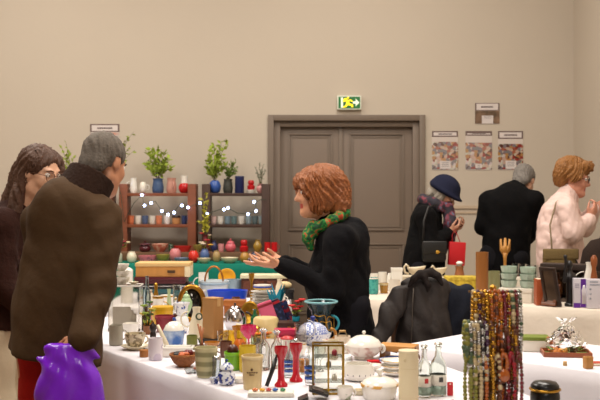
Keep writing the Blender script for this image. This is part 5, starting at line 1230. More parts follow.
solo('tissue_paper', 'crumpled turquoise tissue paper behind the leaning pouches', 'paper', (W(275, 0, 5.2).x, 5.2, .75), .035, .2, M('#1c9bb8', .6, 0, .15), lambda bm: [leaf_mesh(bm, Vector((0, 0, .02)), Vector((math.sin(i*1.7)*.25, math.cos(i*2.3)*.2, 1)), .2-.012*(i % 4), .022, random.Random(i)) for i in range(9)] and a_ball(bm, (0, 0, .03), .03, 2))
ch = B('chest', 'dark brown wooden chest left of the glass jug', 'chest', 289, 0, 21, 1, .08, M('#34180f', .45, 0, .25, bump=.15), D=4.72, ty=322, parts=lambda o, w, d, h: (pbox('lid', o, (-w/2-.004, -d/2-.004, h*.72), (w/2+.004, d/2+.004, h+.003), M('#3c1d12', .45, 0, .2), .006), pbox('clasp', o, (-.008, -d/2-.007, h*.62), (.008, -d/2-.0005, h*.8), GOLD)))
o = vaseflow('red flowers with turquoise bow standing on the dark wooden chest', 296, 4.72, ch.location.z+ch['_h']+.003, 8, 5, 'cup', M('#15a0b8', .5), [(292, 306, 0), (298, 302, .01), (302, 300, 0), (296, 309, -.01), (300, 307, .01)], [M('#c9201c', .6), M('#b5181a', .6)], .016, fixed=False, seed=33)
REG[-1]['on'] = ch
V('jug', 'clear glass jug with looped handle left of the blue tureen', 'jug', 300.5, 0, 14, 1, 'pitcher', GLASS('#e4e0da'), D=4.42, ty=323, parts=handle(GLASS('#e4e0da'), .2, .7, .75, .07))
B('tin', 'flat magenta tin behind the two clear decanters', 'tin', 284.5, 0, 19, 1, .06, M('#b01a44', .4, 0, .08), D=4.5, ty=329, parts=lidline(M('#bd2450', .35), .7))
t_ = V('tureen', 'blue and white lattice tureen with domed lid and gilt handles', 'tureen', 314.5, 346.5, 38, 12, 'bowl', PAT('#e2e4e8', '#4a5aa4', 110, .6, 'noise', .2), sq=.75, parts=many(lid(PAT('#dfe3ec', '#6c7cb8', 110, .5, 'check', .2), .95, .86, M('#1d2f80', .3), .09), handle(M('#b07a3a', .3, .6), 0, .9, .9), handle(M('#b07a3a', .3, .6), PI, .9, .9)))
gv = V('glass_vase', 'smoky turquoise glass vase wound with gold wire', 'vase', 319, 0, 33, 1, [(.5, 0), (.6, .06), (.75, .3), (.55, .62), (.62, .75), (1, 1)], M('#3b5a60', .12, 0, .25, trans=.75), D=4.64, ty=302.5, t=.08, parts=lambda o, w, h: (part('turquoise_rim', o, M('#7fb3ba', .15), lambda bm: a_tube(bm, arc((0, 0, h), w/2*.98, 0, 2*PI, 32, 'xy')[:-1], .005, 8, True)), part('gold_wire', o, GOLD, lambda bm: [a_tube(bm, [Vector((math.cos(q+.55*math.cos(a))*w*.39, math.sin(q+.55*math.cos(a))*w*.39, h*(zc_+.2*math.sin(a)+.05*math.sin(3*a)))) for a in [2*PI*i/24 for i in range(24)]], .0022, 5, True) for q, zc_ in ((-2.4, .4), (-1.75, .5), (-1.2, .34), (-.6, .46), (.4, .4), (1.5, .45), (2.6, .38))]), part('turquoise_handle', o, M('#2a8a9a', .2), lambda bm: a_tube(bm, arc((w*.3, -w*.16, h*.45), h*.2, -PI/2, PI/2, 10, 'xz', 1.0), .006, 8))))
# decanters, candlesticks, glasses
for px, by, w, h, n in ((263.5, 371, 13.5, 37, 'left of the two clear stoppered decanters behind the knife'), (276.5, 369, 12, 34, 'right of the two clear decanters, partly behind a red candlestick')):
    V('decanter', n, 'decanter', px, by, w, h, 'bottle', GLASS('#eef0ee'), parts=many(stopper(GLASS('#eef0ee'), .32, .13), lambda o, w, h: part('frosted_panel', o, M('#d9d9d6', .4), lambda bm: a_ball(bm, (0, -w*.46, h*.35), w*.22, 2, (1, .25, 1.5)))), group='clear decanters')
REDG = M('#ba1428', .18, 0, .06, coat=.5)
V('candlestick', 'red glass candlestick nearer the camera, left of the pair', 'candlestick', 281, 387.5, 13.5, 40, 'candle', REDG, group='pair of red candlesticks')
V('candlestick', 'red glass candlestick slightly behind, right of the pair', 'candlestick', 296, 382.5, 13.5, 38, 'candle', REDG, group='pair of red candlesticks')
kf = CUST('knife', 'black-handled letter knife leaning left of the red candlesticks', 'knife', tuple(G(268, 388)), .018, .13)
part('handle', kf, BLK, lambda bm: a_tube(bm, [(-.006, 0, .006), (.016, .012, .065), (.026, .018, .1)], [.007, .008, .007], 8)); part('blade', kf, M('#3a3c38', .3, .8), lambda bm: a_tube(bm, [(.026, .018, .1), (.034, .024, .128)], [.006, .002], 6, flat=.3))
BST = M('#3358a8', .25); STR = GLASS('#e4e8ea')
def stripes(o, w, h):
    for z, q in ((.22, .9), (.42, .94), (.6, .97)): band(BST, z, .09, q, 'blue_stripe')(o, w, h)
V('striped_glass', 'blue-striped drinking glass seen between the red candlesticks', 'glass', 288.5, 378, 11, 24, 'tumbler', STR, parts=stripes, group='blue-striped glasses')
V('striped_glass', 'blue-striped drinking glass right of the red candlesticks', 'glass', 310, 386, 12, 27, 'tumbler', STR, parts=stripes, group='blue-striped glasses')
V('juice_glass', 'glass of orange drink behind the red candlesticks', 'glass', 304, 374.5, 12, 18, 'tumbler', STR, parts=fill(M('#e08a1c', .2), .8, .9, 'orange_drink'))
V('tall_glass', 'tall plain clear glass left of the brass display stand', 'glass', 313, 0, 11, 1, 'tumbler', GLASS(), D=3.9, ty=347)
# brass and glass display
bd = CUST('display_cabinet', 'small brass-framed glass display cabinet on the front of the stall', 'cabinet', tuple(place(329, 395)[0]+Vector((0, .04, 0))), .062, .17)
BRS = M('#a8842c', .28, 1, .12); bw, bdp, bh = .104, .07, .168
def bars(bm):
    for x in (-bw/2, 0, bw/2): a_box(bm, (x-.003, -bdp/2-.003, 0), (x+.003, -bdp/2+.003, bh))
    for x in (-bw/2, bw/2): a_box(bm, (x-.003, bdp/2-.003, 0), (x+.003, bdp/2+.003, bh))
    for z in (.003, bh): 
        for y in (-bdp/2, bdp/2): a_box(bm, (-bw/2, y-.003, z-.003), (bw/2, y+.003, z+.003))
        for x in (-bw/2, bw/2): a_box(bm, (x-.003, -bdp/2, z-.003), (x+.003, bdp/2, z+.003))
part('brass_frame', bd, BRS, bars, smooth=False)
for z in (.04, .085, .125): part('glass_shelf', bd, GLASS('#e8ece4'), lambda bm: a_box(bm, (-bw/2+.004, -bdp/2+.004, z), (bw/2-.004, bdp/2-.004, z+.003)), smooth=False)
part('back_pane', bd, GLASS('#e8ece4'), lambda bm: a_box(bm, (-bw/2+.004, bdp/2-.002, .006), (bw/2-.004, bdp/2, bh-.004)), smooth=False)
for k, (label, c) in enumerate((('maroon glass thimble on the upper shelf of the brass cabinet', '#8a2430'), ('grey pewter thimble on the middle shelf of the brass cabinet', '#7d7a74'), ('white china thimble on the lower shelf of the brass cabinet', '#d8d2c6'))):
    solo('thimble', label, 'thimble', bd.location+Vector((.022-.02*(k == 1), -.005, (.129, .089, .044)[k])), .01, .02, M(c, .3), lambda bm: a_lathe(bm, [(.01, 0), (.009, .014), (.005, .021), (.001, .022)], 14), on=bd)
LEA = leather('#16110f', .4)
wl = CUST('wallet', 'open black leather wallet lying before the red candlesticks', 'wallet', tuple(G(305, 398.5)), .055, .03)
part('cover', wl, LEA, lambda bm: (a_box(bm, (-.07, -.035, 0), (.0, .035, .009), .003, Matrix.Rotation(-.38, 3, 'Y'), (.005, 0, .004)), a_box(bm, (0, -.035, 0), (.068, .035, .009), .003, Matrix.Rotation(.3, 3, 'Y'), (.005, 0, .03))), auto=.6)
part('coin_pocket', wl, M('#3a2c26', .45), lambda bm: a_box(bm, (.008, -.03, .008), (.05, .03, .014), .002, Matrix.Rotation(.3, 3, 'Y'), (.005, 0, .03)), auto=.6)
wt = B('tray', 'low white tray of bright trinkets at the bottom edge', 'tray', 273, 399, 46, 4.5, .06, M('#d6d2c6', .5), D=3.4, parts=lambda o, w, d, h: pbox('lining', o, (-w/2+.006, -d/2+.006, h*.8), (w/2-.006, d/2-.006, h+.0006), M('#e2dccb', .8), 0))
for dx, c, n in ((-.03, '#d8a21c', 'yellow'), (-.008, '#b8302a', 'red'), (.014, '#1f5fae', 'blue'), (.04, '#3a8a5a', 'green'), (-.054, '#c96a2c', 'orange')):
    solo('brooch', n+' enamel brooch in the low white tray', 'brooch', wt.location+Vector((dx, -.008, wt['_h']+.001)), .01, .015, M(c, .25, 0, .1, coat=.4), lambda bm: [a_ball(bm, (math.cos(i*1.256)*.006, math.sin(i*1.256)*.006, .006), .005, 1) for i in range(5)] and a_ball(bm, (0, 0, .008), .005, 2), on=wt)
SOFT[0] = 1
# ================================================================ more small goods crowding the stall
ORG, AMB, BRN, STO = M('#c8641e', .3, 0, .12), M('#b0701c', .15, 0, .2, coat=.4), M('#5a301a', .35, 0, .2), M('#b7a98c', .5, 0, .12)
ROSE, TERR, OLIV, LBL_ = PAT('#e6dccf', '#c27a80', 45, .6), M('#a8502c', .5, 0, .15), M('#6c7030', .4, 0, .15), M('#7f9cc0', .3, 0, .1)
for kind, label, cat, px, by, w, h, prof, mat, kw in [
 ('mug', 'brown stoneware mug between the creamer and lime green pot', 'mug', 226, 358, 12, 16, 'mug', BRN, dict(parts=handle(BRN, PI))),
 ('tumbler', 'clear ridged tumbler just right of the black carton stand', 'glass', 224, 348, 12, 17, 'tumbler', GLASS('#ece8e0'), dict(flute=.04, nf=12, seg=36)),
 ('pot', 'burnt orange glazed pot behind the yellow glazed pot', 'pot', 241, 357, 13, 17, 'round', ORG, {}),
 ('tumbler', 'pale green glass tumbler left of the first clear decanter', 'glass', 256, 354, 11, 18, 'tumbler', GLASS('#cfe2c8'), {}),
 ('egg_cup', 'white egg cup between the two stoppered decanters', 'cup', 270, 354, 9, 14, 'tureen', WH, {}),
 ('jar', 'clear jar with red screw lid behind the left red candlestick', 'jar', 287, 361, 13, 21, 'canister', GLASS(), dict(parts=lid(M('#b81c22', .4), .16, 1.02, M('#b81c22', .4), .03))),
 ('bowl', 'white rose-patterned bowl before the dark wooden chest', 'bowl', 289, 350, 18, 10, 'bowl', ROSE, {}),
 ('cup', 'white cup with gilt rim behind the right red candlestick', 'cup', 300, 357, 13, 13, 'teacup', WH, dict(parts=many(handle(WH, 0), band(GOLD, .9, .1, 1.0, 'gilt_rim')))),
 ('dish', 'small white oval dish right of the blue lidded ginger jar', 'dish', 240, 384, 14, 5, 'dish', WH, {}),
 ('goblet', 'clear stemmed goblet left of the brass cabinet', 'goblet', 319, 372, 12, 27, [(.7, 0), (.7, .03), (.12, .08), (.12, .4), (.7, .55), (1, .8), (.9, 1)], GLASS(), {}),
 ('beaker', 'cream beaker with brown foot behind the brass cabinet', 'beaker', 333, 360, 12, 19, 'tumbler', CR, dict(parts=band(BRN, .04, .14, .85, 'foot_band'))),
 ('tumbler', 'clear tumbler wedged between brass cabinet and dotted bowl', 'glass', 347, 374, 11, 17, 'tumbler', GLASS(), {}),
 ('bowl', 'little rose-patterned bowl left of the cream tin pot', 'bowl', 330, 351, 16, 10, 'bowl', ROSE, {}),
 ('dish', 'shallow white dish in front of the white soup tureen', 'dish', 374, 372, 18, 6, 'plate', WH, {}),
 ('trinket_pot', 'small lidded white pot right of the blue-edged platter', 'pot', 415, 371, 11, 10, 'jar', WH, dict(parts=lid(WH, .4, .8, GOLD, .1))),
 ('bottle', 'brown glass bottle behind the patterned teacup', 'bottle', 140, 331, 8, 24, 'bottle', M('#3a1f10', .12, 0, .1, coat=.4), {}),
 ('pot', 'small round brass pot between brown bottle and maroon flowerpot', 'pot', 150, 333, 12, 12, 'round', GOLD, {}),
 ('cup', 'orange and gilt cup behind the round brass pot', 'cup', 150, 322, 11, 11, 'teacup', ORG, dict(parts=band(GOLD, .85, .15, 1.0, 'gilt_rim'))),
 ('canister', 'reddish brown tea canister behind the blue landscape bowl', 'canister', 171, 333, 10, 18, 'canister', TERR, dict(open_=False, parts=band(BRN, .75, .26, 1.03, 'lid'))),
 ('bowl', 'amber glass bowl in front of the black carton stand', 'bowl', 212, 353, 16, 10, 'bowl', AMB, {}),
 ('mug', 'olive mug between white loaf dish and wooden sticks', 'mug', 192, 350, 11, 14, 'mug', OLIV, dict(parts=handle(OLIV, 0))),
 ('saucer', 'terracotta saucer before the ribbed cream-green cup', 'saucer', 200, 372, 14, 3, 'plate', TERR, {}),
 ('tumbler', 'yellow glass tumbler at the left of the hot pink goblet', 'glass', 241, 345, 11, 14, 'tumbler', M('#d8b420', .12, 0, .1, trans=.3), {}),
 ('jar', 'honey amber jar beneath the upturned cream saucepan handle', 'jar', 256, 343, 12, 14, 'jar', AMB, dict(parts=lid(GOLD, .16, .8, GOLD, .06))),
 ('cup', 'stone grey cup beside the glass jug', 'cup', 306, 343, 11, 11, 'cup', STO, {}),
 ('cruet', 'slender clear cruet with silver cap behind the striped glasses', 'cruet', 296, 366, 8, 24, 'shoulder', GLASS(), dict(parts=lambda o, w, h: lathe_obj('cap', [(1, 0), (1, .6), (.5, 1)], w*.7, h*.12, SILV, o, False, 12, z=h))),
 ('bottle', 'green glass bottle right of the round silver teapot', 'bottle', 255, 332, 9, 22, 'bottle', M('#1c5a34', .1, 0, .1, coat=.4), {}),
 ('ramekin', 'white fluted ramekin before the blue and white tureen', 'dish', 322, 356, 13, 8, 'cup', WH, dict(flute=.03, nf=20, seg=60)),
 ('salt_pot', 'little wooden salt pot before the bread board', 'pot', 412, 363, 10, 9, 'jar', BRN, dict(parts=lid(BRN, .4, .8))),
 ('thimble_cup', 'tiny gilt cup in front of the brass cabinet', 'cup', 346, 395, 8, 8, 'cup', GOLD, {}),
 ('dish', 'small cream dish left of the large gilt-banded dish', 'dish', 360, 397, 14, 5, 'dish', CR, {}),
]:
    V(kind, label, cat, px, by, w, h, prof, mat, **kw)
for kind, label, cat, px, D, ty, w, prof, mat, kw in [
 ('bowl', 'white floral bowl at the left end of the blue basket', 'bowl', 205, 6.06, 290, 17, 'bowl', PAT('#e6e2da', '#a05a60', 40, .62), {}),
 ('cup', 'white cup between stacked plates and black box', 'cup', 279.5, 6.12, 294, 12, 'mug', WH, dict(parts=handle(WH, 0))),
 ('pot', 'brown glazed pot behind the round silver teapot', 'pot', 236, 5.7, 297, 13, 'jar', BRN, {}),
 ('vase', 'ivory vase with narrow neck right of the carved box front', 'vase', 281, 6.4, 279, 9, 'vase', CR, {}),
 ('jar', 'white storage jar standing left of the wooden box stack', 'jar', 127, 6.2, 271, 12, 'canister', WH, dict(parts=lid(WH, .12, 1.02, WH, .1))),
 ('vase', 'cream and brown vase before the flat teal box', 'vase', 150, 6.08, 290, 9, 'vase', PAT('#d9cbb0', '#8a5a34', 30, .55), {}),
 ('bowl', 'gilt-edged white bowl before the black lacquered tray', 'bowl', 168, 6.08, 295, 16, 'bowl', WH, dict(parts=band(GOLD, .85, .15, 1.0, 'gilt_rim'))),
]:
    V(kind, label, cat, px, 0, w, 1, prof, mat, D=D, ty=ty, **kw)
SOFT[0] = 0
# ================================================================ foreground stall, right part
V('tin', 'cream tin pot with wooden-gripped wire handle behind the brass cabinet', 'tin', 342.5, 354, 16, 17, 'canister', M('#dccbb4', .4, 0, .06), parts=many(bail(M('#8a7a5a', .4, .6), .025, .0025), lambda o, w, h: part('grip', o, M('#b08a52', .5), lambda bm: a_tube(bm, [(-.014, 0, h*.92+.026), (.014, 0, h*.92+.026)], .005, 8))))
V('tureen', 'white lidded soup tureen with flower band before the dark jacket', 'tureen', 365, 362, 37, 14, 'tureen', PAT('#e6ded2', '#c9a79a', 26, .58, 'noise', .2, soft=.05), sq=.78, parts=many(lid(WH, .75, 1.0, WH, .07), handle(WH, 0, .5, .75), handle(WH, PI, .5, .75)))
V('bowl', 'white bowl ringed by black arrow-like dots', 'bowl', 358.5, 383, 33, 17, [(.55, 0), (.65, .06), (.97, .3), (1, .5), (.82, .86), (.8, 1)], WH, seg=32, parts=lambda o, w, h: [part('black_mark', o, M('#2a2622', .4), lambda bm: a_ball(bm, (math.cos(a)*w*.475, math.sin(a)*w*.475, h*.42), .0045, 1, (.7, .7, 1.6))) for a in [2*PI*i/16 for i in range(16)]])
V('serving_dish', 'large white lidded dish with gilt flower band at the bottom', 'dish', 379, 402, 38, 15, 'tumbler', WH, parts=many(lid(WH, .5, 1.0), band(PAT('#cf9a3e', '#e4dccf', 40, .52), .82, .2, 1.02, 'gilt_band')), seg=32)
q0 = None; zz = .75
for i, n in enumerate(('lowest white gilt-rimmed plate behind the cream canister', 'middle white gilt-rimmed plate behind the cream canister', 'top white gilt-rimmed plate behind the cream canister')):
    q = V('plate', n, 'plate', 396, 0, 30, 5, 'bowl', WH, z=zz, D=3.78, on=q0, parts=band(GOLD, .92, .08, 1.0, 'gilt_rim'), group='gilt-rimmed plates'); q0 = q0 or q; zz += q['_h']+.001
V('platter', 'blue-edged white oval platter between tureen and bread board', 'plate', 392, 367, 36, 5, 'plate', M('#d4dae4', .25), sq=.6, parts=band(M('#4a6cae', .3), .75, .25, 1.01, 'blue_rim'))
solo('napkin', 'folded bright red napkin beside the white soup tureen', 'napkin', tuple(G(379, 364)), .02, .02, M('#b3161c', .8, 0, .1, bump=.2), lambda bm: (a_box(bm, (-.03, -.018, 0), (.03, .018, .008), .003), a_box(bm, (-.026, -.016, .008), (.022, .016, .016), .003, Matrix.Rotation(.15, 3, 'Z'))))
V('cup', 'small white flowered cup under the black-dotted bowl', 'cup', 345, 401, 17, 13, 'teacup', PAT('#e4ddd2', '#8f9a7a', 40, .6), parts=handle(WH, .2))
V('canister', 'tall plain cream cylinder canister in the foreground', 'canister', 408.5, 404, 20, 52, 'canister', M('#d6c6a0', .45, 0, .04), open_=False, seg=32, parts=many(band(M('#cdbb92', .45), .66, .012, 1.015, 'seam'), band(M('#ddcfae', .4), .97, .035, 1.02, 'lid'), lambda o, w, h: part('faint_seal', o, M('#c9b890', .5), lambda bm: a_ball(bm, (-w*.2, -w*.455, h*.84), .006, 2, (1, .3, 1)))))
bb = B('bread_board', 'thick pale wooden bread board on feet by the dark jacket', 'board', 397, 0, 38, 1, .1, PINE, D=4.19, ty=344.5, rot=-.35, parts=lambda o, w, d, h: [pbox('foot', o, (x-.012, -d/2+.004, -.0), (x+.012, d/2-.004, h*.55), M('#8d5f2c', .5)) for x in (-w*.35, w*.35)])
ob = [c for c in bb.children if c.name.startswith('body')][0]
for v in ob.data.vertices:
    if v.co.z < bb['_h']*.5: v.co.z = bb['_h']*.55
LBL = M('#d8d3c6', .6)
def bottle_extra(col, st):
    def f(o, w, h):
        part('paper_label', o, LBL, lambda bm: a_lathe(bm, [(w*.47, h*.22), (w*.505, h*.221), (w*.505, h*.44), (w*.47, h*.441)], 20, cap=False))
        part('red_mark', o, M(col, .5), lambda bm: a_box(bm, (-w*.02, -w*.53, h*.3), (w*.22, -w*.49, h*.4)))
        lathe_obj('glass_stopper', [(.6, 0), (.6, .2), (1, .4), (1, .75), (.4, 1)], w*.5, h*.1, GLASS('#dfe6e0'), o, False, 14, z=h)
        part('greenish_base', o, M('#bccfc0', .1, 0, .05, trans=.5), lambda bm: a_lathe(bm, [(w*.4, h*.035), (w*.44, h*.05), (w*.44, h*.2), (w*.3, h*.205)], 20))
    return f
V('decanter', 'clear decanter with red-marked label next to the cream canister', 'decanter', 424.5, 398, 14.5, 48, 'bottle', GLASS('#f1f5f2', .04, 1.3), parts=bottle_extra('#b8282a', 0), t=.08)
V('decanter', 'broader clear decanter with dark label mark beside the red tag', 'decanter', 438.5, 397, 17, 49, 'bottle', GLASS('#edf3ef', .04, 1.3), parts=bottle_extra('#3c3a36', 0), t=.08)
ct = B('gift_tag', 'small bright red card tag standing by the decanters', 'tag', 449.5, 396, 6, 14, .006, M('#c4161e', .5), parts=lambda o, w, d, h: pbox('eyelet', o, (-.003, -d/2-.001, h*.82), (.003, d/2+.001, h*.9), M('#e8dcd0', .5), 0))
solo('cord', 'thin red cord looped on the cloth before the decanters', 'cord', tuple(G(432, 401)), .01, .006, M('#a81a24', .6), lambda bm: a_tube(bm, [Vector((x, y+.012*math.sin(x*60), .003)) for x, y in ((-.06, .0), (-.045, -.02), (-.02, -.026), (.005, -.022), (.03, -.028), (.055, -.016), (.07, .01))], .0022, 6), fixed=True)
bx = CUST('lacquer_box', 'round black lacquered box with gold rim at the lower right edge', 'box', tuple(W(545, 0, 2.98)*1.0), .05, .13); bx.location.z = .75; REG[-1].update(p0=bx.location.copy(), z0=.75, z1=.88)
part('body', bx, M('#0d0c0c', .3), lambda bm: a_lathe(bm, [(.036, 0), (.043, .01), (.044, .09), (.04, .108)], 32)); part('lid', bx, M('#100e0e', .3), lambda bm: a_lathe(bm, [(.0425, .1085), (.042, .118), (.034, .128), (.01, .131)], 32))
part('gold_rim', bx, GOLD, lambda bm: a_tube(bm, arc((0, 0, .107), .044, 0, 2*PI, 36, 'xy')[:-1], .0035, 8, True))

# ---------------------------------------------------------------- jewellery stand and its necklaces
JX, JD = (493-300)/F*2.95, 2.95
js = CUST('jewellery_stand', 'tall gold-armed jewellery stand crowded with bead necklaces', 'jewellery stand', (JX, JD, .75), .05, .42, fixed=True)
part('base', js, M('#3a2416', .5, 0, .15), lambda bm: a_lathe(bm, [(.06, 0), (.062, .004), (.06, .014), (.02, .02), (.012, .03)], 28))
part('pole', js, GOLD, lambda bm: a_tube(bm, [(0, 0, .02), (0, 0, .405)], .006, 10))
part('top_knob', js, GOLD, lambda bm: a_ball(bm, (0, 0, .41), .011, 2))
def armbar(x0, x1, y, z): part('arm', js, M('#6a4a22', .4, .7), lambda bm: (a_tube(bm, [(x0, y, z), (x1, y, z)], .0022, 8), a_ball(bm, (x0, y, z), .0035, 2), a_ball(bm, (x1, y, z), .0035, 2)))
armbar(-.066, .078, -.02, .402); armbar(-.066, .078, .022, .398); armbar(-.092, -.0, -.05, .315); armbar(-.08, .07, -.052, .225)
for y in (-.05, -.052): part('bracket', js, GOLD, lambda bm: a_tube(bm, [(0, 0, .315 if y == -.05 else .225), (0, y, .315 if y == -.05 else .225)], .003, 6))
def necklace(label, x, y, z, L, wd, br, mats, gap=0, seed=0, pend=None, drop_y=0):
    rnd = random.Random(seed+int(x*1e4)); n = max(16, int(PI*L/(br*1.95+gap)))
    o = empty('necklace', (JX, JD, .75)); tag(o, label, 'necklace', 'necklaces on the jewellery stand')
    bm = bmesh.new(); path = []
    for i in range(n):
        a = 2*PI*i/n
        t = math.cos(a); px = x+wd*math.sin(a)*(1 if abs(t) < .8 else 1); pz = z-L/2+L/2*t
        py = y+(-.0065-.004*math.sin(a)-.004*(1-t)/2-drop_y)*(1 if t < .93 else -.2)
        p = Vector((px, py, pz)); path.append(p)
        k = rnd.randrange(len(mats)); r = br*rnd.uniform(.8, 1.2)
        a_ball(bm, p, r, 1 if br < .0045 else 2, (1, 1, rnd.uniform(.95, 1.35)), mi=k)
    from_bm('beads', bm, mats, o)
    part('thread', o, M('#5a4a30', .7), lambda bm: a_tube(bm, path, .0009, 4, True))
    if pend: part('pendant', o, pend, lambda bm: a_ball(bm, (x, y-.012, z-L-.01), .017, 3, (1, .5, 1.15)))
    return o
gd, am, dr, wp_, pu, br_, gn, ol, sv = M('#b88a34', .25, .9, .15), M('#a8561a', .15, 0, .25, coat=.4), M('#6d1220', .2, 0, .2, coat=.4), M('#c2ad84', .3, 0, .2), M('#43223f', .25, 0, .2), M('#5b3018', .3, 0, .2), M('#46583c', .3, 0, .2), M('#7d7a2c', .4, 0, .2), M('#b9b6b0', .25, .8)
pal = [('gold and cream', [gd, wp_]), ('purple and gold', [pu, gd]), ('bronze brown', [br_, gd]), ('golden chain-like', [gd]), ('amber', [am, gd]), ('chestnut and amber', [br_, am]), ('gold and amber', [gd, am]), ('deep red', [dr]), ('red and gold', [dr, gd]), ('dark green and ivory', [gn, wp_]), ('garnet and brown', [dr, br_]), ('sage green', [gn, sv])]
xs = [-.06, -.049, -.038, -.026, -.013, .002, .014, .026, .038, .05, .061, .072]
Ls = [.12, .14, .22, .26, .24, .28, .24, .3, .2, .24, .27, .2]
for i, (x, L) in enumerate(zip(xs, Ls)):
    side = 'at the far left of' if i == 0 else 'at the far right of' if i == 11 else 'left of the pole on' if x < 0 else 'right of the pole on'
    necklace('%s bead necklace hanging %s the top front arm' % (pal[i][0], side), x, -.02, .402, L, .0046, .0054 if i % 3 else .0066, pal[i][1], seed=i, pend=am if i == 7 else None)
pal2 = [('black and bronze', [M('#1c1512', .3), br_]), ('honey gold', [gd, M('#c98a2c', .2)]), ('wine and silver', [dr, sv]), ('smoky brown', [br_]), ('ivory and rust', [wp_, am]), ('dull green', [gn, ol])]
for i, x in enumerate([-.055, -.032, -.008, .02, .045, .067]):
    necklace('%s bead necklace hanging from the rear top arm' % pal2[i][0], x, .022, .398, .2+.03*(i % 3), .005, .0045, pal2[i][1], seed=40+i)
pal3 = [('olive green stone', [ol, gn]), ('dark green and grey stone', [gn, sv]), ('silver and white', [sv, wp_]), ('pearl white', [wp_, sv]), ('grey pearl and black', [sv, M('#1c1512', .3)]), ('violet and silver', [pu, sv]), ('tiny gold', [gd, br_])]
for i, x in enumerate([-.09, -.08, -.069, -.057, -.045, -.032, -.016]):
    necklace('%s bead necklace hanging from the left middle arm' % pal3[i][0], x, -.05, .315, [.1, .13, .16, .14, .19, .17, .15][i], .0045, .0072 if i < 2 else .0055, pal3[i][1], seed=60+i)
pal4 = [('yellow-green looped', [ol]), ('pale olive', [ol, wp_]), ('mixed pale stone', [wp_, gn]), ('light amber', [am, wp_]), ('gold ring', [gd]), ('bronze and pearl', [br_, wp_]), ('orange amber', [am]), ('ruby red', [dr, M('#9a1c28', .2)]), ('dark cherry', [dr, br_])]
for i, x in enumerate([-.084, -.07, -.055, -.039, -.02, .0, .02, .042, .062]):
    necklace('%s bead necklace hanging from the lowest arm' % pal4[i][0], x, -.054, .225, .17 if i != 6 else .05, .0085, .006, pal4[i][1], seed=80+i, pend=am if i == 6 else None)
pal5 = [('dull gold and umber', [gd, br_]), ('umber and amber', [br_, am]), ('bronze and wine', [br_, dr]), ('old gold', [gd, M('#8a6424', .3, .6)]), ('dark amber', [am, br_]), ('wine red and umber', [dr, br_]), ('umber and old gold', [br_, gd])]
for i, x in enumerate([-.062, -.046, -.028, -.01, .012, .032, .053]):
    necklace('%s bead necklace hanging behind the lowest arm' % pal5[i][0], x, -.036, .3, .27, .006, .0055, pal5[i][1], seed=120+i)

# ================================================================ right table with the tray
tr = CUST('tray', 'brown and green tray holding wrapped pastries on the right table', 'tray', tuple(G(569, 357)+Vector((0, .05, 0))), .1, .03, rot=-.12)
part('bottom', tr, M('#55681f', .5, 0, .12), lambda bm: a_box(bm, (-.095, -.06, 0), (.095, .06, .006)), auto=.6)
part('rim', tr, M('#8c4a2a', .45, 0, .15), lambda bm: [a_box(bm, lo, hi, .002) for lo, hi in (((-.1, -.065, 0), (.1, -.057, .02)), ((-.1, .057, 0), (.1, .065, .02)), ((-.1, -.057, 0), (-.092, .057, .02)), ((.092, -.057, 0), (.1, .057, .02)))], auto=.6)
for i, (dx, dy, n) in enumerate(((-.04, -.02, 'orange pastry at the left of the brown tray'), (-.012, .0, 'golden pastry in the middle of the brown tray'), (-.05, .025, 'small pastry at the back of the brown tray'))):
    solo('pastry', n, 'pastry', tr.location+Vector((dx, dy, .0065)), .02, .03, M(['#d07c2e', '#d99a4a', '#c8743a'][i], .5, 0, .2, bump=.2), lambda bm: [a_ball(bm, (math.cos(q*2.1+i)*.008, math.sin(q*2.1+i)*.008, .011), .0115, 2, (1.3, 1, .9)) for q in range(3)], on=tr)
V('jar', 'small clear glass jar standing in the brown tray', 'jar', 0, 0, 1, 1, 'canister', CLEAR, z=.757, D=4.2, on=tr); e = REG[-1]; bpy.data.objects.remove(e['o']); REG.pop()
o = lathe_obj('jar', 'canister', .03, .035, GLASS('#cfd8d0')); o.location = tr.location+Vector((.03, 0, .0065)); tag(o, 'small clear glass jar standing in the brown tray', 'jar'); reg(o, .015, .035, tr)
fm = CUST('cellophane', 'crumpled clear cellophane wrap bulging over the brown tray', 'wrapper', tr.location+Vector((.005, .01, .0215)), .06, .13, on=tr)
def crumple(bm):
    a_lathe(bm, [(.07, 0), (.082, .012), (.084, .025), (.076, .04), (.068, .053), (.055, .066), (.048, .076), (.034, .088), (.022, .098), (.012, .108), (.02, .118), (.038, .132)], 30, cap=False)
    rnd = random.Random(4)
    for v in bm.verts:
        nz = noise.noise_vector(v.co*55); v.co += Vector((nz.x, nz.y, nz.z*.8))*.02; v.co.y *= .66; v.co.z = max(v.co.z, .001)
part('film', fm, GLASS('#ffffff', .12, 1.2), crumple, smooth=False)
part('tie', fm, M('#d8d2c2', .4), lambda bm: a_tube(bm, arc((0, 0, .103), .015, 0, 2*PI, 16, 'xy')[:-1], .003, 6, True))
B('gift_box', 'white cardboard box with olive green lid left of the tray', 'box', 535, 352, 26, 14, .09, M('#ddd6c8', .6), rot=-.1, parts=lambda o, w, d, h: (pbox('lid', o, (-w/2-.003, -d/2-.003, h-.012), (w/2+.003, d/2+.003, h+.003), M('#6c7a22', .5, 0, .1)), pbox('orange_corner', o, (w/2-.012, -d/2-.006, h-.03), (w/2+.005, -d/2+.02, h+.004), M('#a8562a', .5))))
B('wood_block', 'small plain wooden block on the right table edge', 'block', 588, 369, 8, 12, .03, PINE, rot=.3, parts=lambda o, w, d, h: pbox('top_slot', o, (-w*.35, -.004, h), (w*.35, .004, h+.002), M('#8d5f2c', .6), 0))
solo('cork', 'tiny tan cork on the cloth in front of the tray', 'cork', tuple(G(565, 365.5)), .012, .015, M('#c09a64', .7, 0, .15), lambda bm: a_lathe(bm, [(.008, 0), (.009, .002), (.0075, .016), (.006, .017)], 14))
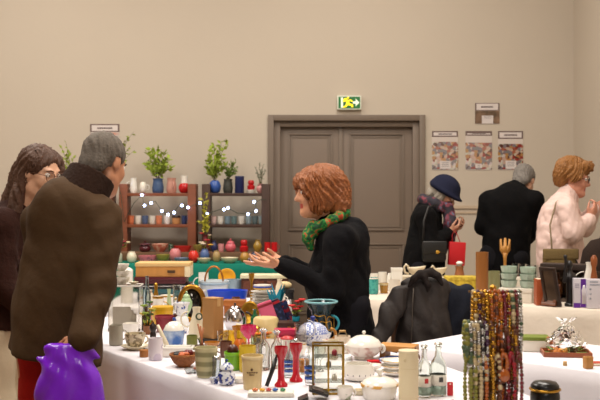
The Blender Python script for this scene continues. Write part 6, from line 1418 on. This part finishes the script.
B('notebook', 'thin red notebook at the right end of the tray table', 'book', 599, 366, 16, 3, .05, M('#b03a24', .5), parts=lambda o, w, d, h: pbox('pages', o, (-w/2+.003, -d/2-.001, h*.2), (w/2-.002, d/2+.001, h*.8), M('#e6dcc6', .8), 0))

# ================================================================ right rear table
V('mug', 'white mug with teal speckled front at the left end of the rear table', 'mug', 373, 294.5, 11, 16.5, 'mug', PAT('#4aa69c', '#2c8a88', 50, .5, 'noise', .3), parts=many(handle(WH, PI), band(WH, .92, .08, 1.01, 'rim')))
V('tumbler', 'small amber glass right of the teal speckled mug', 'glass', 384, 293.5, 9, 10, 'tumbler', M('#a0701e', .15, 0, .2, coat=.4), parts=band(M('#c9b48a', .2), .8, .2, 1.02, 'pale_rim'))
V('jug', 'plain white jug right of the small amber glass', 'jug', 394.5, 297, 11, 17, 'cup', M('#d9d0c2', .4), parts=handle(M('#d9d0c2', .4), 0))
for px, ty, w, D, n, pf_ in ((374, 273.5, 9, 7.0, 'low white dish leftmost in the white china at the rear table', 'bowl'), (382.5, 272, 9, 7.08, 'white teacup behind the teal mug and amber glass', 'teacup'), (390, 273, 7, 6.95, 'white egg-cup sized pot left of the square white caddy', 'round')):
    V('china', n, 'china', px, 0, w, 1, pf_, WH, D=D, ty=ty)
B('tea_caddy', 'square white china caddy behind the plain white jug', 'caddy', 396.5, 0, 11, 1, .07, WH, D=6.9, ty=268, parts=lambda o, w, d, h: pbox('lid', o, (-w/2-.002, -d/2-.002, h-.02), (w/2+.002, d/2+.002, h+.002), WH))
V('dish', 'flat dark dish right of the square white caddy', 'dish', 409, 0, 11, 1, 'dish', BLK, D=6.85, ty=280)
rz = solo('display_riser', 'low cream box lifting the two gravy boats behind the jackets', 'riser', (.90, 7.06, .75), .13, .09, M('#c9bda6', .7), lambda bm: a_box(bm, (-.2, -.08, 0), (.2, .08, .09), .004), auto=.6, rot=-.43)
REG[-1]['fixed'] = True
def boat(label, px, D, w, h, c, fl):
    s = D/F; o = CUST('gravy_boat', label, 'gravy boat', ((px-300)*s, D, .842), w*s/2, h*s, fixed=True)
    W_, H_ = w*s, h*s
    part('body', o, M(c, .3, 0, .05, coat=.3), lambda bm: (a_lathe(bm, shape([(.35, 0), (.4, .1), (.3, .18), (.75, .45), (1, .9), (1.0, 1)], W_*.72, H_*.75), 24, sq=.55), [setattr(v.co, 'x', v.co.x*(1+.35*max(0, v.co.z/H_-.35)*(1 if v.co.x*fl > 0 else .2))) for v in bm.verts], [setattr(v.co, 'z', v.co.z+.25*H_*max(0, v.co.x*fl/W_)**1.2*2*(v.co.z/H_)) for v in bm.verts]))
    part('handle', o, M(c, .3, 0, .05, coat=.3), lambda bm: a_tube(bm, [Vector((-fl*W_*.3, 0, H_*.25)), Vector((-fl*W_*.46, 0, H_*.35)), Vector((-fl*W_*.5, 0, H_*.75)), Vector((-fl*W_*.42, 0, H_*.98)), Vector((-fl*W_*.3, 0, H_*.75))], .008, 8))
boat('cream gravy boat with curled handle above the dark jacket', 416, 6.98, 24, 13, '#dccdb0', 1)
boat('second cream gravy boat, nearer the brown bottle vase', 440, 7.03, 18, 11, '#d5c6a8', 1)
V('vase', 'brown stoneware bottle vase with white stopper', 'vase', 459.5, 0, 15, 1, 'conic', M('#9a5f36', .4, 0, .15), D=7.14, ty=266, parts=lambda o, w, h: lathe_obj('stopper', [(.5, 0), (.7, .3), (1, .6), (.5, 1)], w*.5, h*.22, WH, o, False, 14, z=h))
B('fabric_box', 'yellow patterned fabric box behind the navy jacket', 'box', 461, 0, 31, 1, .13, PAT('#c9ae34', '#a48a22', 30, .5, 'noise', .8, soft=.1), D=6.82, ty=276.5, parts=lambda o, w, d, h: pbox('lid', o, (-w/2-.003, -d/2-.003, h*.8), (w/2+.003, d/2+.003, h+.002), PAT('#d0b640', '#ab9028', 34, .5, 'noise', .8, soft=.1)))
cy = V('brush_pot', 'tall amber wooden cylinder standing behind the jewellery', 'cylinder', 482, 0, 12.5, 1, 'canister', M('#8c5624', .4, 0, .2, stretch=(4, 4, .6), nscale=5), D=6.52, ty=252, t=.15, parts=band(M('#8d5522', .4), .0, .05, 1.03, 'foot_ring'))
V('jar', 'grey-green ribbed glass jar beside the tall amber cylinder', 'jar', 494, 0, 12, 1, 'canister', M('#8a8a62', .3, 0, .15), D=6.62, ty=271, flute=.02, nf=16, seg=48)
fk = CUST('wooden_fork', 'big carved wooden salad fork standing upright among glassware', 'fork', (W(505, 0, 6.98).x, 6.98, .75), .03, .37)
WDF = M('#b07a34', .5, 0, .15, stretch=(1, 1, .3))
hh = CAMZ-(238-HY)/F*6.98-.75
part('handle', fk, WDF, lambda bm: a_tube(bm, [(0, 0, .02), (0, 0, hh*.6), (0, 0, hh*.72)], [.009, .011, .018], 10))
part('head', fk, WDF, lambda bm: a_prism(bm, [(x, z+hh*.66) for x, z in ((-.012, 0), (.012, 0), (.036, .04), (.038, .115), (.026, .118), (.022, .07), (.012, .07), (.008, .125), (-.006, .125), (-.01, .07), (-.02, .07), (-.024, .118), (-.036, .115), (-.036, .04))], -.007, .007))
part('stand', fk, BR, lambda bm: a_lathe(bm, [(.03, 0), (.03, .012), (.014, .03), (.013, .05)], 16))
wb = solo('carton', 'white carton under the pale green glass bowls', 'box', (W(518, 0, 6.28).x, 6.28, .75), .1, .09, M('#d8d0c2', .65, 0, .03), lambda bm: (a_box(bm, (-.1, -.075, 0), (.1, .075, .084), .002), a_box(bm, (-.103, -.078, .062), (.103, .078, .088), .002)), rot=-.43, auto=.6)
MINT = M('#cfe0d2', .12, 0, .03, trans=.45)
for px, lab in ((509, 'left'), (528, 'right')):
    zz = .84; base = None
    for k, lv in enumerate(('lowest', 'second', 'top')):
        q = V('glass_bowl', '%s pale green glass bowl of the %s stack on the white carton' % (lv, lab), 'bowl', px, 0, 16.5, 6.8, 'cup', MINT, z=zz, D=6.3 if lab == 'left' else 6.25, on=wb, flute=.03, nf=10, seg=40, group='pale green glass bowls'); zz += q['_h']+.001
gr = solo('display_riser', 'pale box raising the row of clear tumblers', 'riser', (1.585, 6.62, .75), .15, .12, M('#cdc3b2', .7), lambda bm: a_box(bm, (-.17, -.06, 0), (.17, .06, .12), .004), rot=-.43, fixed=True, auto=.6)
for i, (px, n) in enumerate(((515.5, 'leftmost'), (523, 'second'), (530.5, 'third'), (538, 'rightmost'))):
    D = 6.74-.0325*i*1.4
    V('tumbler', '%s clear tumbler in the row behind the green glass bowls' % n, 'glass', px, 0, 7.2, 13, 'tumbler', CLEAR, z=.872, D=6.70-.05*i, fixed=True, group='row of clear tumblers')
B('book', 'orange-brown hardback standing left of the dark leaning frame', 'book', 541, 0, 8, 1, .08, M('#a0481e', .5, 0, .12), D=6.08, ty=279, parts=lambda o, w, d, h: pbox('pages', o, (-w*.38, -d/2+.004, h*.02), (w*.38, d/2+.002, h+.001), M('#d9cbb0', .8), 0))
DK = M('#2b1a12', .4, 0, .25)
fr = CUST('picture_frame', 'dark wooden double frame opened like a tent on the rear table', 'frame', (W(548, 0, 6.02).x, 6.02, .75), .06, .24)
def leafp(name, tilt, x, h, w, m, pic):
    R_ = Matrix.Rotation(.75, 3, 'Z') @ Matrix.Rotation(tilt, 3, 'Y')
    o = part(name, fr, m, lambda bm: [a_box(bm, lo, hi, .002, R_, (x, 0, .004)) for lo, hi in (((-.008, -w/2, 0), (.008, w/2, .02)), ((-.008, -w/2, h-.02), (.008, w/2, h)), ((-.008, -w/2, .02), (.008, -w/2+.02, h-.02)), ((-.008, w/2-.02, .02), (.008, w/2, h-.02)))], auto=.6)
    bm = bmesh.new(); a_box(bm, (-.003, -w/2+.019, .019), (.003, w/2-.019, h-.019), 0, R_, (x, 0, .004)); from_bm('picture', bm, pic, o, smooth=False)
leafp('front_panel', -.28, .022, .245, .11, DK, PAT('#3a2a20', '#5a4634', 12, .5, soft=.2)); leafp('back_panel', .42, -.01, .14, .1, M('#6a3a1e', .4, 0, .25), PAT('#55311c', '#7a4a2a', 12, .5, soft=.2))
vt = CUST('display_case', 'long dark-topped glass-fronted case behind the leaning frame', 'case', (W(567, 0, 6.3).x, 6.3, .75), .14, .24, rot=-.43)
part('top', vt, M('#2a1c16', .5), lambda bm: a_box(bm, (-.14, -.06, .2), (.14, .06, .235), .003), auto=.6)
part('carcass', vt, M('#4a3a30', .5), lambda bm: (a_box(bm, (-.14, -.058, 0), (.14, .06, .02)), a_box(bm, (-.14, .05, .02), (.14, .06, .2)), a_box(bm, (-.14, -.058, .02), (-.13, .05, .2)), a_box(bm, (.13, -.058, .02), (.14, .05, .2))), smooth=False)
part('glass_front', vt, GLASS('#d8d4cc'), lambda bm: a_box(bm, (-.13, -.056, .02), (.13, -.053, .2)), smooth=False)
cr_ = Matrix.Rotation(-.43, 3, 'Z')
for k, (dx, c, n, p_) in enumerate(((-.09, '#b5aba0', 'silver', 'vase'), (-.03, '#8a5a3a', 'copper', 'jar'), (.04, '#c9c0a8', 'ivory', 'round'), (.095, '#a89238', 'gilt', 'vase'))):
    q = lathe_obj('ornament', p_, .045, .09+.02*(k % 2), M(c, .3, .4)); q.location = vt.location+cr_ @ Vector((dx, 0, .0205)); tag(q, '%s ornament inside the glass-fronted case' % n, 'ornament'); reg(q, .02, .1, vt)
fg = CUST('figurine', 'tall black carved figurine left of the purple boxes', 'figurine', (W(571.5, 0, 6.02).x, 6.02, .75), .035, .3)
BK2 = M('#151112', .4, 0, .2)
part('plinth', fg, BK2, lambda bm: a_lathe(bm, [(.032, 0), (.032, .015), (.024, .02)], 20)); 
S = Field(np.array(fg.location)-[.08, .08, 0], np.array(fg.location)+[.08, .08, .33], .005); L0 = np.array(fg.location)
S.chain([L0+[0, 0, .015], L0+[0, 0, .1], L0+[.004, 0, .17], L0+[-.002, 0, .215]], [.024, .02, .028, .014], .01); S.ell(L0+[-.003, -.004, .25], (.02, .022, .028), None, .008); S.chain([L0+[.025, 0, .19], L0+[.034, -.01, .14], L0+[.014, -.026, .12]], [.011, .009, .008], .008); S.chain([L0+[-.026, 0, .19], L0+[-.035, -.008, .15], L0+[-.028, -.014, .27], L0+[-.03, -.01, .3]], [.011, .009, .008, .012], .008)
bd_ = S.mesh('carving', BK2, fg); bd_.location = -fg.location
PUR = M('#5a1f8a', .4, 0, .08)
def pack(label, px, D, ty, w, d, purple):
    def f(o, w, d, h):
        if purple:
            pbox('purple_panel', o, (w*.02, -d/2-.0012, h*.02), (w/2-.001, -d/2+.001, h*.98), PUR, 0)
            part('bottle_picture', o, M('#ddd6da', .4), lambda bm: a_lathe(bm, [(.013, h*.14), (.014, h*.6), (.008, h*.7), (.006, h*.78)], 14, (w*.26, -d/2-.0012, 0), sq=.12))
            pbox('purple_foot', o, (-w/2-.0006, -d/2-.0016, 0), (0, -d/2+.001, h*.16), PUR, 0)
            for i in range(3): pbox('text_line', o, (-w*.42, -d/2-.0012, h*(.8-.06*i)), (-w*.1, -d/2, h*(.82-.06*i)), M('#8a86a0', .6), 0)
        else:
            for i in range(3): part('blue_dot', o, M('#9ab0c4', .5), lambda bm: a_lathe(bm, [(.006, -.0012), (.006, .0)], 12, (-w*.3, -d/2, h*(.66-.16*i)), rot=Matrix.Rotation(PI/2, 3, 'X')))
            for i in range(2): pbox('text_line', o, (-w*.34, -d/2-.0012, h*(.9-.1*i)), (w*.12+.01*i, -d/2, h*(.93-.1*i)), M('#7c8698', .6), 0)
            pbox('purple_corner', o, (w*.36, -d/2-.0014, h*.78), (w/2+.0006, -d/2+.001, h*1.0005), PUR, 0)
    return B('cosmetic_box', label, 'box', px, 0, w, 1, d, M('#cfcad2', .4, 0, .03), D=D, ty=ty, parts=f, rot=-.1)
pack('white and purple box with a pale bottle picture on it', 578, 5.98, 278, 13, .05, True)
pack('wider white box with three pale blue dots, beside the purple one', 594.8, 5.93, 279, 17, .06, False)
V('jug', 'white china jug peeping over the purple and white boxes', 'jug', 586, 0, 11, 1, 'vase', WH, D=6.2, ty=262, parts=handle(WH, PI))
V('skittle', 'turned brown wooden skittle behind the white boxes', 'skittle', 594, 0, 9, 1, [(.8, 0), (1, .2), (.9, .45), (.5, .68), (.45, .74), (.75, .84), (.7, .94), (.3, 1)], M('#8a4a22', .4, 0, .15), D=6.12, ty=255, open_=False)
bp = CUST('backpack', 'dark rounded backpack resting at the right end of the rear table', 'bag', (2.02, 6.6, .75), .15, .4, rot=-.43, fixed=True)
part('body', bp, M('#2c211c', .85, 0, .2, bump=.3), lambda bm: a_lathe(bm, [(.15, 0), (.165, .03), (.17, .2), (.15, .3), (.1, .365), (.03, .385)], 32, sq=.55))
part('pocket', bp, M('#33271f', .85, 0, .2, bump=.3), lambda bm: a_box(bm, (-.1, -.115, .03), (.1, -.08, .17), .015), auto=.6)
part('carry_loop', bp, M('#1c1512', .8), lambda bm: a_tube(bm, arc((0, 0, .375), .035, 0, PI, 10, 'xz'), .008, 8))

# ================================================================ chair with jackets behind the right table
chx, chy = .665, 5.2
WDC = M('#5a371e', .5, 0, .2)
cr = CUST('chair', 'wooden chair hidden under two dark jackets', 'chair', (chx, chy, 0), .2, 1.0, fixed=True)
part('seat', cr, WDC, lambda bm: a_box(bm, (-.21, -.02, .43), (.21, .4, .46), .008), auto=.6)
for x in (-.175, .175):
    part('leg', cr, WDC, lambda bm: a_tube(bm, [(x, .37, 0), (x*.98, .36, .43)], .018, 10)); part('leg', cr, WDC, lambda bm: a_tube(bm, [(x, .03, 0), (x, .0, .43), (x, -.02, .92)], .018, 10))
part('backrest', cr, WDC, lambda bm: [a_box(bm, (-.175, -.03, z), (.175, -.005, z+.09), .006) for z in (.56, .7, .83)], auto=.6)
P_ = lambda x, y, d: np.array(W(x, y, d))
JM = M('#251d1a', .7, 0, .3, bump=.3, bscale=45, nscale=5)
S = Field(np.array([chx-.5, chy-.4, .3]), np.array([chx+.35, chy+.25, 1.12]), .006)
S.loft([P_(424, 277, 5.14), P_(425, 283, 5.13), P_(425, 300, 5.12), P_(424, 325, 5.11), P_(423, 358, 5.1)], [(.11, .045), (.13, .06), (.135, .066), (.138, .07), (.145, .074)], (1, 0, 0), .02, .03)
S.loft([P_(401, 285, 5.08), P_(396, 300, 5.06), P_(387, 322, 5.03), P_(379, 344, 5.0)], [(.05, .03), (.064, .034), (.06, .034), (.045, .03)], (1, .1, 0), .006, .02)
S.cone(P_(450, 292, 5.055), P_(446, 352, 5.03), .004, .012, .014, True); S.cone(P_(436, 296, 5.05), P_(428, 352, 5.02), .003, .014, .016, True)
S.cone(P_(407, 292, 5.05), P_(400, 350, 5.01), .004, .012, .014, True); S.cone(P_(418, 318, 5.04), P_(432, 328, 5.03), .004, .004, .008, True)
f1 = SN(3, 26, .004); f2 = SN(8, 90, .0022)
S.disp(lambda x, y, z: f1(x, y, z)+f2(x, y, z)+.003*np.sin(x*64+z*16+2*np.sin(z*9))*np.clip((1.02-z)/.2, .2, 1))
jk = S.mesh('jacket', JM); jk['label'] = 'charcoal brown jacket draped over the chair back in the middle'; jk['category'] = 'jacket'
S = Field(np.array([chx-.3, chy-.3, .8]), np.array([chx+.3, chy+.2, 1.15]), .0055)
S.chain([P_(409, 286, 5.06), P_(413, 279, 5.06), P_(420, 274.5, 5.075), P_(430, 272.5, 5.085), P_(438, 276, 5.07), P_(442, 284, 5.06)], [.012, .017, .02, .021, .018, .011], .01)
S.chain([P_(424, 278, 5.06), P_(428, 285, 5.05), P_(427, 294, 5.047)], [.018, .014, .006], .015)
S.disp(lambda x, y, z: f2(x, y, z)*1.2); S.mesh('collar', M('#201917', .75, 0, .3, bump=.3, bscale=45), jk)
def zipper(bm): a_tube(bm, [P_(413.5, 288, 5.052), P_(412.5, 305, 5.043), P_(412, 325, 5.033), P_(411, 348, 5.02)], .0028, 6)
part('zip', jk, M('#5d544c', .4, .6), zipper)
S = Field(np.array([chx-.2, chy-.3, .3]), np.array([chx+.5, chy+.3, 1.1]), .008)
S.loft([np.array(W(x, y, 5.17)) for x, y in ((454, 284), (457, 294), (457, 318), (457, 350))], [(.075, .04), (.092, .062), (.095, .066), (.1, .066)], (1, 0, 0), .03, .03)
f1 = SN(14, 42, .008); S.disp(lambda x, y, z: f1(x, y, z*.6)+.004*np.sin(x*60+4*np.sin(z*12)))
j2 = S.mesh('jacket', M('#1b1e28', .8, 0, .2, bump=.3, bscale=45)); j2['label'] = 'darker navy jacket hanging behind the charcoal one on the same chair'; j2['category'] = 'jacket'
# ================================================================ keep the goods from touching: nudge overlapping footprints apart
def relax():
    for it in range(60):
        moved = False
        for i in range(len(REG)):
            a = REG[i]
            for j in range(i+1, len(REG)):
                b = REG[j]
                if a['on'] is not None or b['on'] is not None or (a['fixed'] and b['fixed']): continue
                if a['z1'] <= b['z0']+.002 or b['z1'] <= a['z0']+.002: continue
                d = b['o'].location.xy-a['o'].location.xy; L = d.length; m = a['r']+b['r']+.002-L
                if m > 0:
                    u = d/L if L > 1e-5 else Vector((1, 0)); moved = True
                    wa = 0 if a['fixed'] else (1 if b['fixed'] else .5+.45*(a['soft']-b['soft']))
                    a['o'].location -= Vector((u.x, u.y, 0))*m*wa; b['o'].location += Vector((u.x, u.y, 0))*m*(1-wa)
        if not moved: break
    for e in REG:
        if e['on'] is not None:
            k = next(q for q in REG if q['o'] is e['on']); e['o'].location += k['o'].location-k['p0']
relax()
